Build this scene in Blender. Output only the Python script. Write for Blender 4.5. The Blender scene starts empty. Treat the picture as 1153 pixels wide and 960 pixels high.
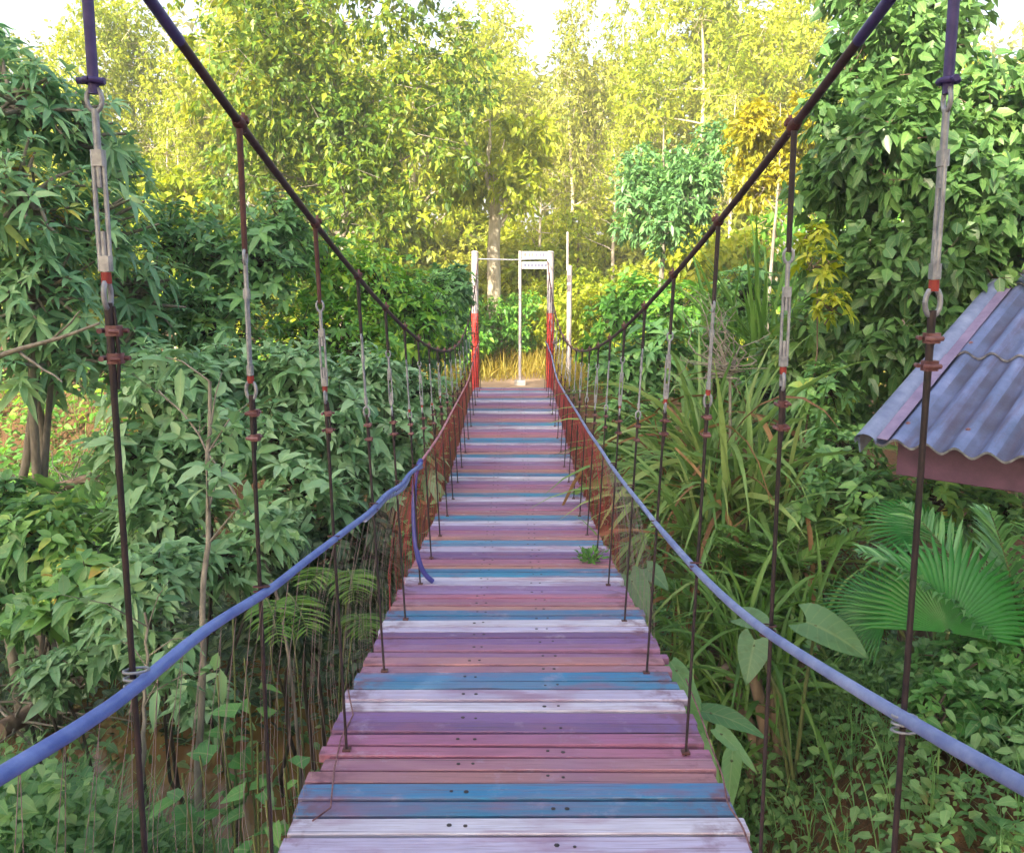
import bpy, math, random
import numpy as np
from mathutils import Vector, Matrix

random.seed(7)
scene = bpy.context.scene
COL = scene.collection
R = math.radians

# ------------------------------------------------------------------ camera
F_PX = 950.0
HORIZON = 330.0
PITCH = math.atan((480.0 - HORIZON) / F_PX)
CAM = np.array([0.0, 0.0, 4.15])
FW = np.array([0.0, math.cos(PITCH), -math.sin(PITCH)])
UP = np.array([0.0, math.sin(PITCH), math.cos(PITCH)])
RT = np.array([1.0, 0.0, 0.0])


def at(px, py, d):
    return CAM + FW * d + RT * ((px - 576.5) / F_PX * d) + UP * (-(py - 480.0) / F_PX * d)


def row_at(x_px, d):
    """ground position of a picture column at a depth"""
    return (x_px - 576.5) / F_PX * d, d / math.cos(PITCH) * 0.998


cam_d = bpy.data.cameras.new("camera")
cam_d.sensor_fit = 'HORIZONTAL'
cam_d.sensor_width = 36.0
cam_d.lens = 36.0 * F_PX / 1153.0
cam_d.clip_start = 0.02
cam_d.clip_end = 2000
cam = bpy.data.objects.new("camera", cam_d)
cam.location = CAM
cam.rotation_euler = (math.pi / 2 - PITCH, 0, 0)
COL.objects.link(cam)
scene.camera = cam

# ------------------------------------------------------------------ tags
def tag(o, label=None, cat=None, group=None, kind=None):
    if label: o['label'] = label
    if cat: o['category'] = cat
    if group: o['group'] = group
    if kind: o['kind'] = kind
    return o


def empty(name, loc, label, cat, group=None, rz=0.0):
    o = bpy.data.objects.new(name, None)
    o.location = loc
    o.rotation_euler = (0, 0, rz)
    o.empty_display_size = 0.2
    COL.objects.link(o)
    return tag(o, label, cat, group)


# ------------------------------------------------------------------ mesh building
class MB:
    def __init__(self):
        self.v, self.f, self.m, self.c, self.smooth = [], [], [], [], []
        self.local = False

    def add(self, verts, faces, mi=0, col=None, smooth=False):
        b = len(self.v)
        self.v.extend([tuple(map(float, p)) for p in verts])
        for fc in faces:
            self.f.append([b + i for i in fc])
            self.m.append(mi)
            self.c.append(col if col else (1, 1, 1))
            self.smooth.append(smooth)

    def frame_box(self, o, ex, ey, ez, mi=0, col=None, ch=0.0):
        """box centred at o with half axes ex, ey, ez (vectors); ch chamfers the four long (ex) edges"""
        o, ex, ey, ez = map(np.array, (o, ex, ey, ez))
        if ch <= 0:
            vs = [o + sx * ex + sy * ey + sz * ez for sx in (-1, 1) for sy in (-1, 1) for sz in (-1, 1)]
            fs = [(0, 1, 3, 2), (4, 6, 7, 5), (0, 4, 5, 1), (2, 3, 7, 6), (0, 2, 6, 4), (1, 5, 7, 3)]
            self.add(vs, fs, mi, col)
            return
        ly, lz = np.linalg.norm(ey), np.linalg.norm(ez)
        a, b = 1 - ch / ly, 1 - ch / lz
        prof = [(-1, -b), (-a, -1), (a, -1), (1, -b), (1, b), (a, 1), (-a, 1), (-1, b)]
        vs = [o + s * ex + p * ey + q * ez for s in (-1, 1) for p, q in prof]
        fs = [[i, (i + 1) % 8, 8 + (i + 1) % 8, 8 + i] for i in range(8)]
        fs += [list(range(7, -1, -1)), list(range(8, 16))]
        self.add(vs, fs, mi, col)

    def box(self, c, s, mi=0, col=None, ch=0.0):
        self.frame_box(c, (s[0] / 2, 0, 0), (0, s[1] / 2, 0), (0, 0, s[2] / 2), mi, col, ch)

    def tube(self, pts, rad, n=8, mi=0, col=None, cap=True, smooth=True):
        pts = [np.array(p, float) for p in pts]
        m = len(pts)
        if not hasattr(rad, '__len__'):
            rad = [rad] * m
        T = []
        for i in range(m):
            a = pts[min(i + 1, m - 1)] - pts[max(i - 1, 0)]
            T.append(a / (np.linalg.norm(a) + 1e-9))
        ref = np.array([1.0, 0, 0]) if abs(T[0][0]) < 0.8 else np.array([0, 1.0, 0])
        vs = []
        for i in range(m):
            u = ref - T[i] * ref.dot(T[i])
            u /= np.linalg.norm(u) + 1e-9
            ref = u
            w = np.cross(T[i], u)
            for k in range(n):
                a = 2 * math.pi * k / n
                vs.append(pts[i] + rad[i] * (math.cos(a) * u + math.sin(a) * w))
        fs = []
        for i in range(m - 1):
            for k in range(n):
                k2 = (k + 1) % n
                fs.append([i * n + k, i * n + k2, (i + 1) * n + k2, (i + 1) * n + k])
        self.add(vs, fs, mi, col, smooth)
        if cap and n > 3:
            self.add(vs[:n], [list(range(n - 1, -1, -1))], mi, col)
            self.add(vs[-n:], [list(range(n))], mi, col)

    def ring(self, c, normal, up, rx, ry, r, n=14, mi=0):
        """closed ring (elliptical torus) in the plane of normal"""
        c, nn, up = np.array(c), np.array(normal), np.array(up)
        s = np.cross(nn, up)
        pts = [c + s * rx * math.cos(2 * math.pi * k / n) + up * ry * math.sin(2 * math.pi * k / n) for k in range(n + 1)]
        self.tube(pts, r, 6, mi, cap=False)

    def build(self, name, mats, parent=None, origin=None):
        me = bpy.data.meshes.new(name)
        v = np.array(self.v, dtype=np.float32)
        org = np.zeros(3, np.float32)
        if parent is not None and not self.local:
            org = np.array(world_loc(parent), np.float32)
        if origin is not None:
            org = np.array(origin, np.float32)
        me.from_pydata((v - org).tolist(), [], self.f)
        if not isinstance(mats, (list, tuple)): mats = [mats]
        for m in mats: me.materials.append(m)
        me.polygons.foreach_set('material_index', self.m)
        me.polygons.foreach_set('use_smooth', self.smooth)
        at_ = me.attributes.new('paint', 'FLOAT_COLOR', 'FACE')
        c = np.ones((len(self.f), 4), np.float32)
        c[:, :3] = np.array(self.c, np.float32)
        at_.data.foreach_set('color', c.ravel())
        me.update()
        o = bpy.data.objects.new(name, me)
        COL.objects.link(o)
        if parent is not None:
            o.parent = parent
            if origin is not None:
                o.location = Vector(origin) - Vector(world_loc(parent))
        elif origin is not None:
            o.location = origin
        return o


def world_loc(o):
    p = Vector((0, 0, 0))
    while o is not None:
        p += o.location
        o = o.parent
    return p


def mesh_np(name, V, Fc, nper, mat, rnd=None, parent=None, smooth=False):
    """fast mesh: V (n,3), Fc (m,nper) index array, rnd per face"""
    me = bpy.data.meshes.new(name)
    V = np.asarray(V, np.float32)
    Fc = np.asarray(Fc, np.int32)
    me.vertices.add(len(V))
    me.vertices.foreach_set('co', V.ravel())
    me.loops.add(Fc.size)
    me.loops.foreach_set('vertex_index', Fc.ravel())
    me.polygons.add(len(Fc))
    me.polygons.foreach_set('loop_start', np.arange(0, Fc.size, nper, dtype=np.int32))
    if smooth:
        me.polygons.foreach_set('use_smooth', np.ones(len(Fc), bool))
    if rnd is not None:
        a = me.attributes.new('rnd', 'FLOAT', 'FACE')
        a.data.foreach_set('value', np.asarray(rnd, np.float32))
    me.materials.append(mat)
    me.update(calc_edges=True)
    o = bpy.data.objects.new(name, me)
    COL.objects.link(o)
    if parent is not None: o.parent = parent
    return o


def nrm(a):
    return a / (np.linalg.norm(a, axis=-1, keepdims=True) + 1e-9)


# ------------------------------------------------------------------ leaf geometry (numpy)
T_OVATE = np.array([(0, 0, 0), (.28, -.46, .5), (.28, 0, 0), (.28, .46, .5), (.66, -.36, .5), (.66, 0, 0), (.66, .36, .5), (1, 0, 0)])
T_HEART = np.array([(0.12, 0, 0), (.1, -.5, .35), (.3, 0, 0), (.1, .5, .35), (.55, -.42, .35), (.6, 0, 0), (.55, .42, .35), (1, 0, 0)])
F_OVATE = np.array([(0, 2, 1), (0, 3, 2), (1, 2, 5), (1, 5, 4), (2, 3, 6), (2, 6, 5), (4, 5, 7), (5, 6, 7)])
T_SIMPLE = np.array([(0, 0, 0), (.42, -.5, .5), (.42, .5, .5), (1, 0, 0)])
F_SIMPLE = np.array([(0, 2, 3), (0, 3, 1)])


class Leaves:
    def big(self, p, D, N, L, W, rng, heart=.2, fold=.16, droop=.25, tint=.5):
        D = np.array(D, float); D /= np.linalg.norm(D)
        S = np.cross(D, N); S /= np.linalg.norm(S); N = np.cross(S, D)
        rows, ss_ = 11, (-1, -.62, -.25, 0, .25, .62, 1)
        V, Fc, UV = [], [], []
        ph = rng.uniform(0, 6)
        for i in range(rows):
            t = i / (rows - 1)
            w = W / 2 * max(0.004, math.sin(math.pi * min(1, (t * .93 + .07)) ** .62)) ** .85
            for q in ss_:
                back = heart * L * abs(q) ** 1.5 * (1 - t) ** 2
                hh = fold * abs(q) * w * 2 - .10 * w * q * q + .015 * L * math.sin(9 * t + ph + 2 * q) * abs(q)
                v = p + D * (t * L - back) + S * (q * w) + N * hh
                v = v - np.array([0, 0, droop * L * t * t])
                V.append(v); UV.append((q, t, 1.0))
        n = len(ss_)
        for i in range(rows - 1):
            for q in range(n - 1):
                a = i * n + q
                Fc += [(a, a + 1, a + n + 1), (a, a + n + 1, a + n)]
        self.raw(V, Fc, tint, UV)

    def __init__(self):
        self.V, self.F, self.rn, self.uv, self.n = [], [], [], [], 0

    def add(self, P, D, N, L, W, rng, simple=False, fold=.3, droop=.25, tmpl=None, tint=0.0):
        n = len(P)
        if n == 0: return
        D = nrm(D)
        S = nrm(np.cross(D, N))
        N = nrm(np.cross(S, D))
        L = np.broadcast_to(np.asarray(L, float), (n,))[:, None, None]
        W = np.broadcast_to(np.asarray(W, float), (n,))[:, None, None]
        T = tmpl if tmpl is not None else (T_SIMPLE if simple else T_OVATE)
        Fc = F_SIMPLE if simple else F_OVATE
        t = T[None, :, 0:1]; s = T[None, :, 1:2]; h = T[None, :, 2:3]
        X = P[:, None, :] + D[:, None, :] * t * L + S[:, None, :] * s * W + N[:, None, :] * h * fold * W
        X[:, :, 2] -= (droop * L * t * t)[:, :, 0]
        k = T.shape[0]
        idx = (np.arange(n) * k)[:, None, None] + Fc[None] + self.n
        self.V.append(X.reshape(-1, 3)); self.F.append(idx.reshape(-1, 3))
        r = np.clip(rng.random(n) + tint, 0, 1)
        self.rn.append(np.repeat(r, len(Fc)))
        self.uv.append(np.tile(T[:, [1, 0, 2]] * np.array([2.1, 1, 0]) + np.array([0, 0, 1.0]), (n, 1)))
        self.n += n * k

    def strap(self, P, D, L, W, rng, seg=6, droop=1.0, fold=.25, tint=0.0):
        """long blades that arch over under their weight"""
        n = len(P)
        D = nrm(np.asarray(D, float)).copy()
        L = np.broadcast_to(np.asarray(L, float), (n,))
        W = np.broadcast_to(np.asarray(W, float), (n,))
        dr = np.broadcast_to(np.asarray(droop, float), (n,))
        S = nrm(np.cross(D, np.array([0, 0, 1.0])) + 1e-4)
        ang = rng.normal(0, .5, n)[:, None]
        Nn = np.cross(S, D)
        S = S * np.cos(ang) + Nn * np.sin(ang)
        cur = np.asarray(P, float).copy()
        rows = []
        for i in range(seg + 1):
            t = i / seg
            w = W * (0.55 + 0.9 * t if t < .35 else (1.0 if t < .6 else max(0.03, (1 - t) / .4)))
            Nn = np.cross(S, D)
            rows.append(np.stack([cur - S * (w / 2)[:, None] + Nn * (w * fold)[:, None], cur, cur + S * (w / 2)[:, None] + Nn * (w * fold)[:, None]], 1))
            cur = cur + D * (L / seg)[:, None]
            D = D.copy()
            D[:, 2] -= dr * (0.5 + 1.2 * t) * 1.6 / seg
            D = nrm(D)
            S = nrm(S - D * (S * D).sum(1, keepdims=True))
        X = np.stack(rows, 1)
        k = (seg + 1) * 3
        fs = []
        for i in range(seg):
            a = i * 3
            for j in (0, 1):
                fs += [(a + j, a + j + 1, a + j + 4), (a + j, a + j + 4, a + j + 3)]
        fs = np.array(fs)
        idx = (np.arange(n) * k)[:, None, None] + fs[None] + self.n
        self.V.append(X.reshape(-1, 3)); self.F.append(idx.reshape(-1, 3))
        self.rn.append(np.repeat(np.clip(rng.random(n) + tint, 0, 1), len(fs)))
        self.uv.append(np.zeros((n * k, 3)))
        self.n += n * k

    def raw(self, V, F, r, uv=None):
        self.uv.append(np.zeros((len(V), 3)) if uv is None else np.asarray(uv, float))
        self.V.append(np.asarray(V, float)); self.F.append(np.asarray(F) + self.n)
        self.rn.append(np.full(len(F), r)); self.n += len(V)

    def arrays(self):
        return np.concatenate(self.V), np.concatenate(self.F), np.concatenate(self.rn)

    def build(self, name, mat, parent=None):
        V, Fc, rn = self.arrays()
        o = mesh_np(name, V, Fc, 3, mat, rn, parent)
        a = o.data.attributes.new('leafuv', 'FLOAT_VECTOR', 'POINT')
        a.data.foreach_set('vector', np.concatenate(self.uv).astype(np.float32).ravel())
        return o


def rdir(rng, n):
    return nrm(rng.normal(size=(n, 3)))


def crown_leaves(lv, rng, clumps, n, L, W, simple=False, per=10, flat=.55, droop=.25, spread=.5, inner=.18, fold=.3, up_bias=.15, hang=.25):
    """leaves on twig ends through the volume of many clumps; returns twig segments"""
    C = np.array([c for c, r in clumps]); RR = np.array([r for c, r in clumps])
    wt = (RR.prod(1)) ** (2 / 3.0); wt /= wt.sum()
    nt = max(1, n // per)
    k = rng.choice(len(C), nt, p=wt)
    u = rdir(rng, nt); u[:, 2] += up_bias; u = nrm(u)
    rr = np.where(rng.random(nt) < inner, rng.uniform(.25, .75, nt), rng.uniform(.72, 1.08, nt))
    tip = C[k] + RR[k] * u * rr[:, None]
    tl = np.minimum(RR[k].min(1) * .6, L * 3.2)
    tdir = nrm(u * .7 + rdir(rng, nt) * .5)
    base = tip - tdir * tl[:, None]
    tt = rng.uniform(.15, 1.0, (nt, per))
    P = base[:, None] + (tip - base)[:, None] * tt[:, :, None]
    P = P + rng.normal(0, .06 * L + .02, P.shape)
    D = tdir[:, None] * (1 - spread) + rdir(rng, nt * per).reshape(nt, per, 3) * spread * 1.3
    D[:, :, 2] -= hang
    N = np.zeros_like(D); N[:, :, 2] = flat
    N = N + u[:, None] * .45 + rdir(rng, nt * per).reshape(nt, per, 3) * .5
    sc = rng.uniform(.6, 1.25, nt * per)
    lv.add(P.reshape(-1, 3), D.reshape(-1, 3), N.reshape(-1, 3), L * sc, W * sc * rng.uniform(.85, 1.15, nt * per), rng, simple, fold, droop)
    return base, tip


def make_clumps(rng, c, r, k, cs=(.3, .5), low=-0.7):
    out = []
    c, r = np.array(c, float), np.array(r, float)
    for i in range(k):
        for _ in range(20):
            u = rdir(rng, 1)[0]
            if u[2] > low: break
        q = rng.uniform(.35, .85)
        s = rng.uniform(*cs)
        out.append((c + r * u * q, r * s * rng.uniform(.8, 1.2, 3)))
    return out


def wob(rng, a, b, n, amp):
    a, b = np.array(a, float), np.array(b, float)
    pts = []
    ph = rng.uniform(0, 6, 4)
    for i in range(n + 1):
        t = i / n
        w = math.sin(math.pi * t)
        off = np.array([math.sin(3 * t + ph[0]) + .5 * math.sin(9 * t + ph[1]), math.sin(3.3 * t + ph[2]) + .5 * math.sin(8 * t + ph[3]), 0]) * amp * w
        pts.append(a + (b - a) * t + off)
    return pts


# ------------------------------------------------------------------ materials
def new_mat(name):
    m = bpy.data.materials.new(name)
    m.use_nodes = True
    nt = m.node_tree
    nt.nodes.clear()
    out = nt.nodes.new('ShaderNodeOutputMaterial')
    return m, nt, out


def lnk(nt, a, b): nt.links.new(a, b)


def ramp(nt, fac, stops, interp='LINEAR'):
    r = nt.nodes.new('ShaderNodeValToRGB')
    r.color_ramp.interpolation = interp
    el = r.color_ramp.elements
    while len(el) < len(stops): el.new(0.5)
    for e, (p, c) in zip(el, stops):
        e.position = p
        e.color = (*c, 1) if len(c) == 3 else c
    if fac is not None: lnk(nt, fac, r.inputs[0])
    return r.outputs[0]


def noise(nt, scale, detail=3, vec=None, rough=.55):
    n = nt.nodes.new('ShaderNodeTexNoise')
    n.inputs['Scale'].default_value = scale
    n.inputs['Detail'].default_value = detail
    n.inputs['Roughness'].default_value = rough
    if vec is not None: lnk(nt, vec, n.inputs['Vector'])
    return n.outputs['Fac']


def coords(nt, which='Object', scale=None):
    t = nt.nodes.new('ShaderNodeTexCoord')
    o = t.outputs[which]
    if scale is not None:
        mp = nt.nodes.new('ShaderNodeMapping')
        mp.inputs['Scale'].default_value = scale
        lnk(nt, o, mp.inputs['Vector'])
        o = mp.outputs[0]
    return o


def mixc(nt, fac, a, b, mode='MIX'):
    m = nt.nodes.new('ShaderNodeMix')
    m.data_type = 'RGBA'
    m.blend_type = mode
    for s, v in ((m.inputs['Factor'], fac), (m.inputs[6], a), (m.inputs[7], b)):
        if isinstance(v, (int, float)): s.default_value = v
        elif isinstance(v, tuple): s.default_value = (*v, 1) if len(v) == 3 else v
        else: lnk(nt, v, s)
    return m.outputs[2]


def math_n(nt, op, a, b=None):
    m = nt.nodes.new('ShaderNodeMath'); m.operation = op
    for s, v in ((m.inputs[0], a), (m.inputs[1], b)):
        if v is None: continue
        if isinstance(v, (int, float)): s.default_value = v
        else: lnk(nt, v, s)
    return m.outputs[0]


def principled(nt, out, col, rough=.6, metal=0.0, spec=.5, bump=None, bstr=.3, bdist=.01):
    p = nt.nodes.new('ShaderNodeBsdfPrincipled')
    if isinstance(col, tuple): p.inputs['Base Color'].default_value = (*col, 1)
    else: lnk(nt, col, p.inputs['Base Color'])
    if isinstance(rough, (int, float)): p.inputs['Roughness'].default_value = rough
    else: lnk(nt, rough, p.inputs['Roughness'])
    p.inputs['Metallic'].default_value = metal
    p.inputs['Specular IOR Level'].default_value = spec
    if bump is not None:
        b = nt.nodes.new('ShaderNodeBump')
        b.inputs['Strength'].default_value = bstr
        b.inputs['Distance'].default_value = bdist
        lnk(nt, bump, b.inputs['Height']); lnk(nt, b.outputs[0], p.inputs['Normal'])
    if out is not None: lnk(nt, p.outputs[0], out.inputs[0])
    return p


def leaf_mat(name, stops, trans=.35, rough=.45, spec=.5, cl=.9, clump_scale=.7, gain=1.0):
    """stops: ramp over the per-leaf random value; clump noise shifts it, the whole plant varies by object"""
    stops = [(p, tuple(min(.75, q * gain) for q in c)) for p, c in stops]
    m, nt, out = new_mat(name)
    a = nt.nodes.new('ShaderNodeAttribute'); a.attribute_name = 'rnd'
    nz = noise(nt, clump_scale, 2, coords(nt))
    oi = nt.nodes.new('ShaderNodeObjectInfo')
    f = math_n(nt, 'ADD', math_n(nt, 'MULTIPLY', a.outputs['Fac'], .62), math_n(nt, 'MULTIPLY', math_n(nt, 'SUBTRACT', nz, .32), cl))
    f = math_n(nt, 'ADD', f, math_n(nt, 'MULTIPLY', math_n(nt, 'SUBTRACT', oi.outputs['Random'], .5), .18))
    col = ramp(nt, f, stops)
    # pale midrib and side veins along each blade, and a little blotching of the surface
    lu = nt.nodes.new('ShaderNodeAttribute'); lu.attribute_name = 'leafuv'
    sp = nt.nodes.new('ShaderNodeSeparateXYZ'); lnk(nt, lu.outputs['Vector'], sp.inputs[0])
    ab = math_n(nt, 'ABSOLUTE', sp.outputs[0])
    rib = ramp(nt, ab, [(.02, (1, 1, 1)), (.11, (0, 0, 0))])
    vv = math_n(nt, 'SINE', math_n(nt, 'MULTIPLY', math_n(nt, 'SUBTRACT', sp.outputs[1], math_n(nt, 'MULTIPLY', ab, .22)), 46.0))
    vn = ramp(nt, vv, [(.80, (0, 0, 0)), (.97, (.45, .45, .45))])
    vf = math_n(nt, 'MULTIPLY', math_n(nt, 'MAXIMUM', rib, vn), math_n(nt, 'MULTIPLY', sp.outputs[2], .5))
    col = mixc(nt, vf, col, mixc(nt, .55, col, (.42, .46, .20)))
    bl = noise(nt, 22, 3, coords(nt))
    col = mixc(nt, ramp(nt, bl, [(.52, (0, 0, 0)), (.72, (.45, .45, .45))]), col, mixc(nt, 1.0, col, (.62, .55, .38), 'MULTIPLY'))
    p = principled(nt, None, col, rough, 0, spec)
    t = nt.nodes.new('ShaderNodeBsdfTranslucent')
    hs = nt.nodes.new('ShaderNodeHueSaturation')
    hs.inputs['Hue'].default_value = .485; hs.inputs['Saturation'].default_value = 1.1; hs.inputs['Value'].default_value = 1.25
    lnk(nt, col, hs.inputs['Color']); lnk(nt, hs.outputs[0], t.inputs['Color'])
    mx = nt.nodes.new('ShaderNodeMixShader'); mx.inputs[0].default_value = trans
    lnk(nt, p.outputs[0], mx.inputs[1]); lnk(nt, t.outputs[0], mx.inputs[2]); lnk(nt, mx.outputs[0], out.inputs[0])
    return m


def bark_mat(name, c1, c2, scale=9):
    m, nt, out = new_mat(name)
    v = coords(nt, 'Object', (scale, scale, scale * .25))
    n = noise(nt, 1.6, 5, v)
    principled(nt, out, ramp(nt, n, [(.3, c1), (.7, c2)]), .9, bump=n, bstr=.6, bdist=.02)
    return m


M = {}
# sunlit yellow-green wood behind the gate
M['leaf_far'] = leaf_mat('far_tree_leaf', [(0, (.10, .17, .010)), (.3, (.24, .34, .016)), (.65, (.43, .48, .028)), (1, (.56, .56, .08))], .45, cl=1.0, clump_scale=.5)
M['leaf_farolive'] = leaf_mat('olive_tree_leaf', [(0, (.12, .18, .02)), (.5, (.36, .39, .04)), (1, (.56, .53, .13))], .4, cl=.9, clump_scale=.5)
M['leaf_mid'] = leaf_mat('mid_tree_leaf', [(0, (.025, .085, .018)), (.5, (.06, .17, .022)), (.85, (.15, .24, .02)), (1, (.28, .28, .03))], .38, clump_scale=.8, gain=2.3)  # shade version: gain lifts the leaf colour to brighten shaded leaves
M['leaf_layer'] = leaf_mat('layered_tree_leaf', [(0, (.035, .10, .018)), (.4, (.09, .20, .02)), (.75, (.24, .32, .025)), (1, (.40, .40, .03))], .42, clump_scale=.55, cl=1.1)  # sunlit version of the mid leaf: sun's yellow mixed into the colour
M['leaf_dark'] = leaf_mat('dark_shrub_leaf', [(0, (.022, .065, .028)), (.5, (.05, .12, .04)), (.85, (.09, .18, .045)), (.96, (.20, .22, .04)), (1, (.26, .13, .04))], .3, .4, clump_scale=1.4, gain=2.6)
M['leaf_grey'] = leaf_mat('grey_green_leaf', [(0, (.032, .085, .036)), (.45, (.075, .145, .065)), (.85, (.13, .20, .11)), (.97, (.18, .24, .12)), (1, (.3, .22, .06))], .28, .38, .55, clump_scale=1.5, gain=2.75)
M['leaf_shade'] = leaf_mat('shade_shrub_leaf', [(0, (.02, .05, .025)), (.5, (.045, .10, .045)), (.9, (.09, .16, .06)), (1, (.2, .13, .05))], .25, .4, clump_scale=1.4)
M['leaf_blue'] = leaf_mat('blue_green_leaf', [(0, (.028, .08, .045)), (.45, (.06, .135, .065)), (.85, (.12, .20, .085)), (.96, (.24, .25, .04)), (1, (.28, .16, .05))], .28, .4, clump_scale=1.2, gain=2.7)
M['leaf_vine'] = leaf_mat('climber_leaf', [(0, (.03, .085, .03)), (.45, (.07, .165, .045)), (.8, (.12, .23, .06)), (1, (.23, .31, .05))], .35, .38, .55, clump_scale=.9, gain=1.35)
M['leaf_bright'] = leaf_mat('fresh_green_leaf', [(0, (.035, .12, .03)), (.5, (.07, .22, .05)), (1, (.16, .33, .08))], .4, .4, clump_scale=2, gain=1.2)
M['leaf_lime'] = leaf_mat('lime_fern_leaf', [(0, (.06, .16, .03)), (.5, (.12, .26, .05)), (1, (.22, .36, .09))], .42, .5, clump_scale=2)
M['leaf_strap'] = leaf_mat('strap_leaf', [(0, (.05, .12, .03)), (.5, (.13, .21, .06)), (.78, (.24, .28, .10)), (.9, (.32, .24, .11)), (1, (.27, .15, .07))], .35, .45, cl=.35, clump_scale=1.5, gain=1.7)
M['leaf_dead'] = leaf_mat('dry_leaf', [(0, (.13, .06, .03)), (.5, (.27, .15, .06)), (1, (.38, .25, .11))], .2, .8, cl=.4)
M['leaf_orange'] = leaf_mat('golden_leaf', [(0, (.18, .22, .015)), (.5, (.42, .40, .018)), (1, (.55, .44, .025))], .45, clump_scale=1)
M['leaf_palm'] = leaf_mat('fan_palm_leaf', [(0, (.025, .15, .025)), (.5, (.05, .30, .05)), (1, (.12, .40, .08))], .45, .3, .5, cl=.3, clump_scale=1)
M['leaf_palmpale'] = leaf_mat('pale_palm_leaf', [(0, (.06, .15, .06)), (.5, (.12, .25, .09)), (1, (.2, .34, .13))], .3, .35, .6, cl=.4, clump_scale=1.5, gain=1.7)
M['leaf_taro'] = leaf_mat('taro_leaf', [(0, (.07, .17, .07)), (.5, (.12, .24, .10)), (1, (.18, .30, .13))], .35, .4, .5, cl=.4, clump_scale=3)
M['leaf_weed'] = leaf_mat('weed_leaf', [(0, (.035, .10, .03)), (.4, (.075, .18, .055)), (.8, (.14, .25, .085)), (.95, (.2, .26, .1)), (1, (.3, .22, .09))], .35, .45, clump_scale=1.8, gain=1.5)
M['grass'] = leaf_mat('dry_grass', [(0, (.16, .16, .02)), (.5, (.36, .28, .04)), (1, (.50, .36, .09))], .4, .6, cl=.5, clump_scale=.8)
M['grassgreen'] = leaf_mat('green_grass', [(0, (.05, .13, .02)), (.5, (.11, .22, .04)), (1, (.24, .30, .07))], .4, .5, cl=.5, clump_scale=.8)
M['bark_pale'] = bark_mat('pale_bark', (.30, .25, .18), (.55, .48, .38))
M['bark'] = bark_mat('brown_bark', (.09, .06, .04), (.24, .17, .12))
M['bark_dark'] = bark_mat('dark_stem_bark', (.03, .024, .018), (.085, .065, .045))
M['bark_grey'] = bark_mat('grey_bark', (.14, .12, .10), (.32, .28, .23), 14)
M['stem'] = bark_mat('green_stem', (.07, .10, .035), (.16, .18, .07), 12)

# wood paint of the deck: colour of each plank is its own paint, worn along the grain
def deck_mat():
    m, nt, out = new_mat('painted_plank')
    a = nt.nodes.new('ShaderNodeAttribute'); a.attribute_name = 'paint'
    co = coords(nt)
    grain = noise(nt, 1.0, 6, coords(nt, 'Object', (2.2, 95, 60)), .65)
    fine = noise(nt, 1.0, 4, coords(nt, 'Object', (7, 260, 160)), .6)
    blot = noise(nt, 2.6, 5, coords(nt, 'Object', (1, 3.2, 1)), .6)
    blot2 = noise(nt, 9.0, 5, co, .7)
    c = mixc(nt, ramp(nt, grain, [(.3, (.45, .45, .45)), (.55, (0, 0, 0))]), a.outputs['Color'], (.22, .10, .13))
    c = mixc(nt, ramp(nt, fine, [(.30, (.55, .55, .55)), (.48, (0, 0, 0))]), c, (.10, .06, .08))
    # paint rubbed off down the middle and at the ends, showing reddish old coats
    c = mixc(nt, ramp(nt, blot, [(.50, (0, 0, 0)), (.66, (.6, .6, .6))]), c, (.25, .10, .18))
    c = mixc(nt, ramp(nt, blot2, [(.58, (0, 0, 0)), (.72, (.35, .35, .35))]), c, (.45, .38, .52))
    age = noise(nt, 1.7, 4, coords(nt, 'Object', (1.0, .7, 1)), .6)
    c = mixc(nt, ramp(nt, age, [(.42, (0, 0, 0)), (.7, (.34, .34, .34))]), c, (.24, .17, .30))
    crack = noise(nt, 1.0, 3, coords(nt, 'Object', (1.1, 150, 90)), .5)
    c = mixc(nt, ramp(nt, crack, [(.27, (.95, .95, .95)), (.33, (0, 0, 0))]), c, (.03, .02, .03))
    sx = nt.nodes.new('ShaderNodeSeparateXYZ'); lnk(nt, co, sx.inputs[0])
    edge = math_n(nt, 'ABSOLUTE', sx.outputs[0])
    e2 = math_n(nt, 'MULTIPLY', ramp(nt, edge, [(.44, (0, 0, 0)), (.58, (1, 1, 1))]), ramp(nt, noise(nt, 16, 4, co), [(.47, (0, 0, 0)), (.62, (1, 1, 1))]))
    c = mixc(nt, math_n(nt, 'MULTIPLY', e2, .7), c, (.15, .06, .09))
    rg = ramp(nt, grain, [(.2, (.45,) * 3), (.8, (.75,) * 3)])
    h = math_n(nt, 'ADD', grain, math_n(nt, 'MULTIPLY', fine, .6))
    principled(nt, out, c, rg, 0, .4, bump=h, bstr=.45, bdist=.004)
    return m
M['deck'] = deck_mat()


def worn(name, c1, c2, scale=30, rough=.6, metal=0.0, lo=.4, hi=.65, spec=.5):
    m, nt, out = new_mat(name)
    co = coords(nt)
    n = noise(nt, scale, 5, co, .65)
    n2 = noise(nt, scale * .21, 3, co)
    f = math_n(nt, 'ADD', math_n(nt, 'MULTIPLY', n, .6), math_n(nt, 'MULTIPLY', n2, .4))
    principled(nt, out, ramp(nt, f, [(lo, c1), (hi, c2)]), rough, metal, spec, bump=n, bstr=.3, bdist=.003)
    return m


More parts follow.
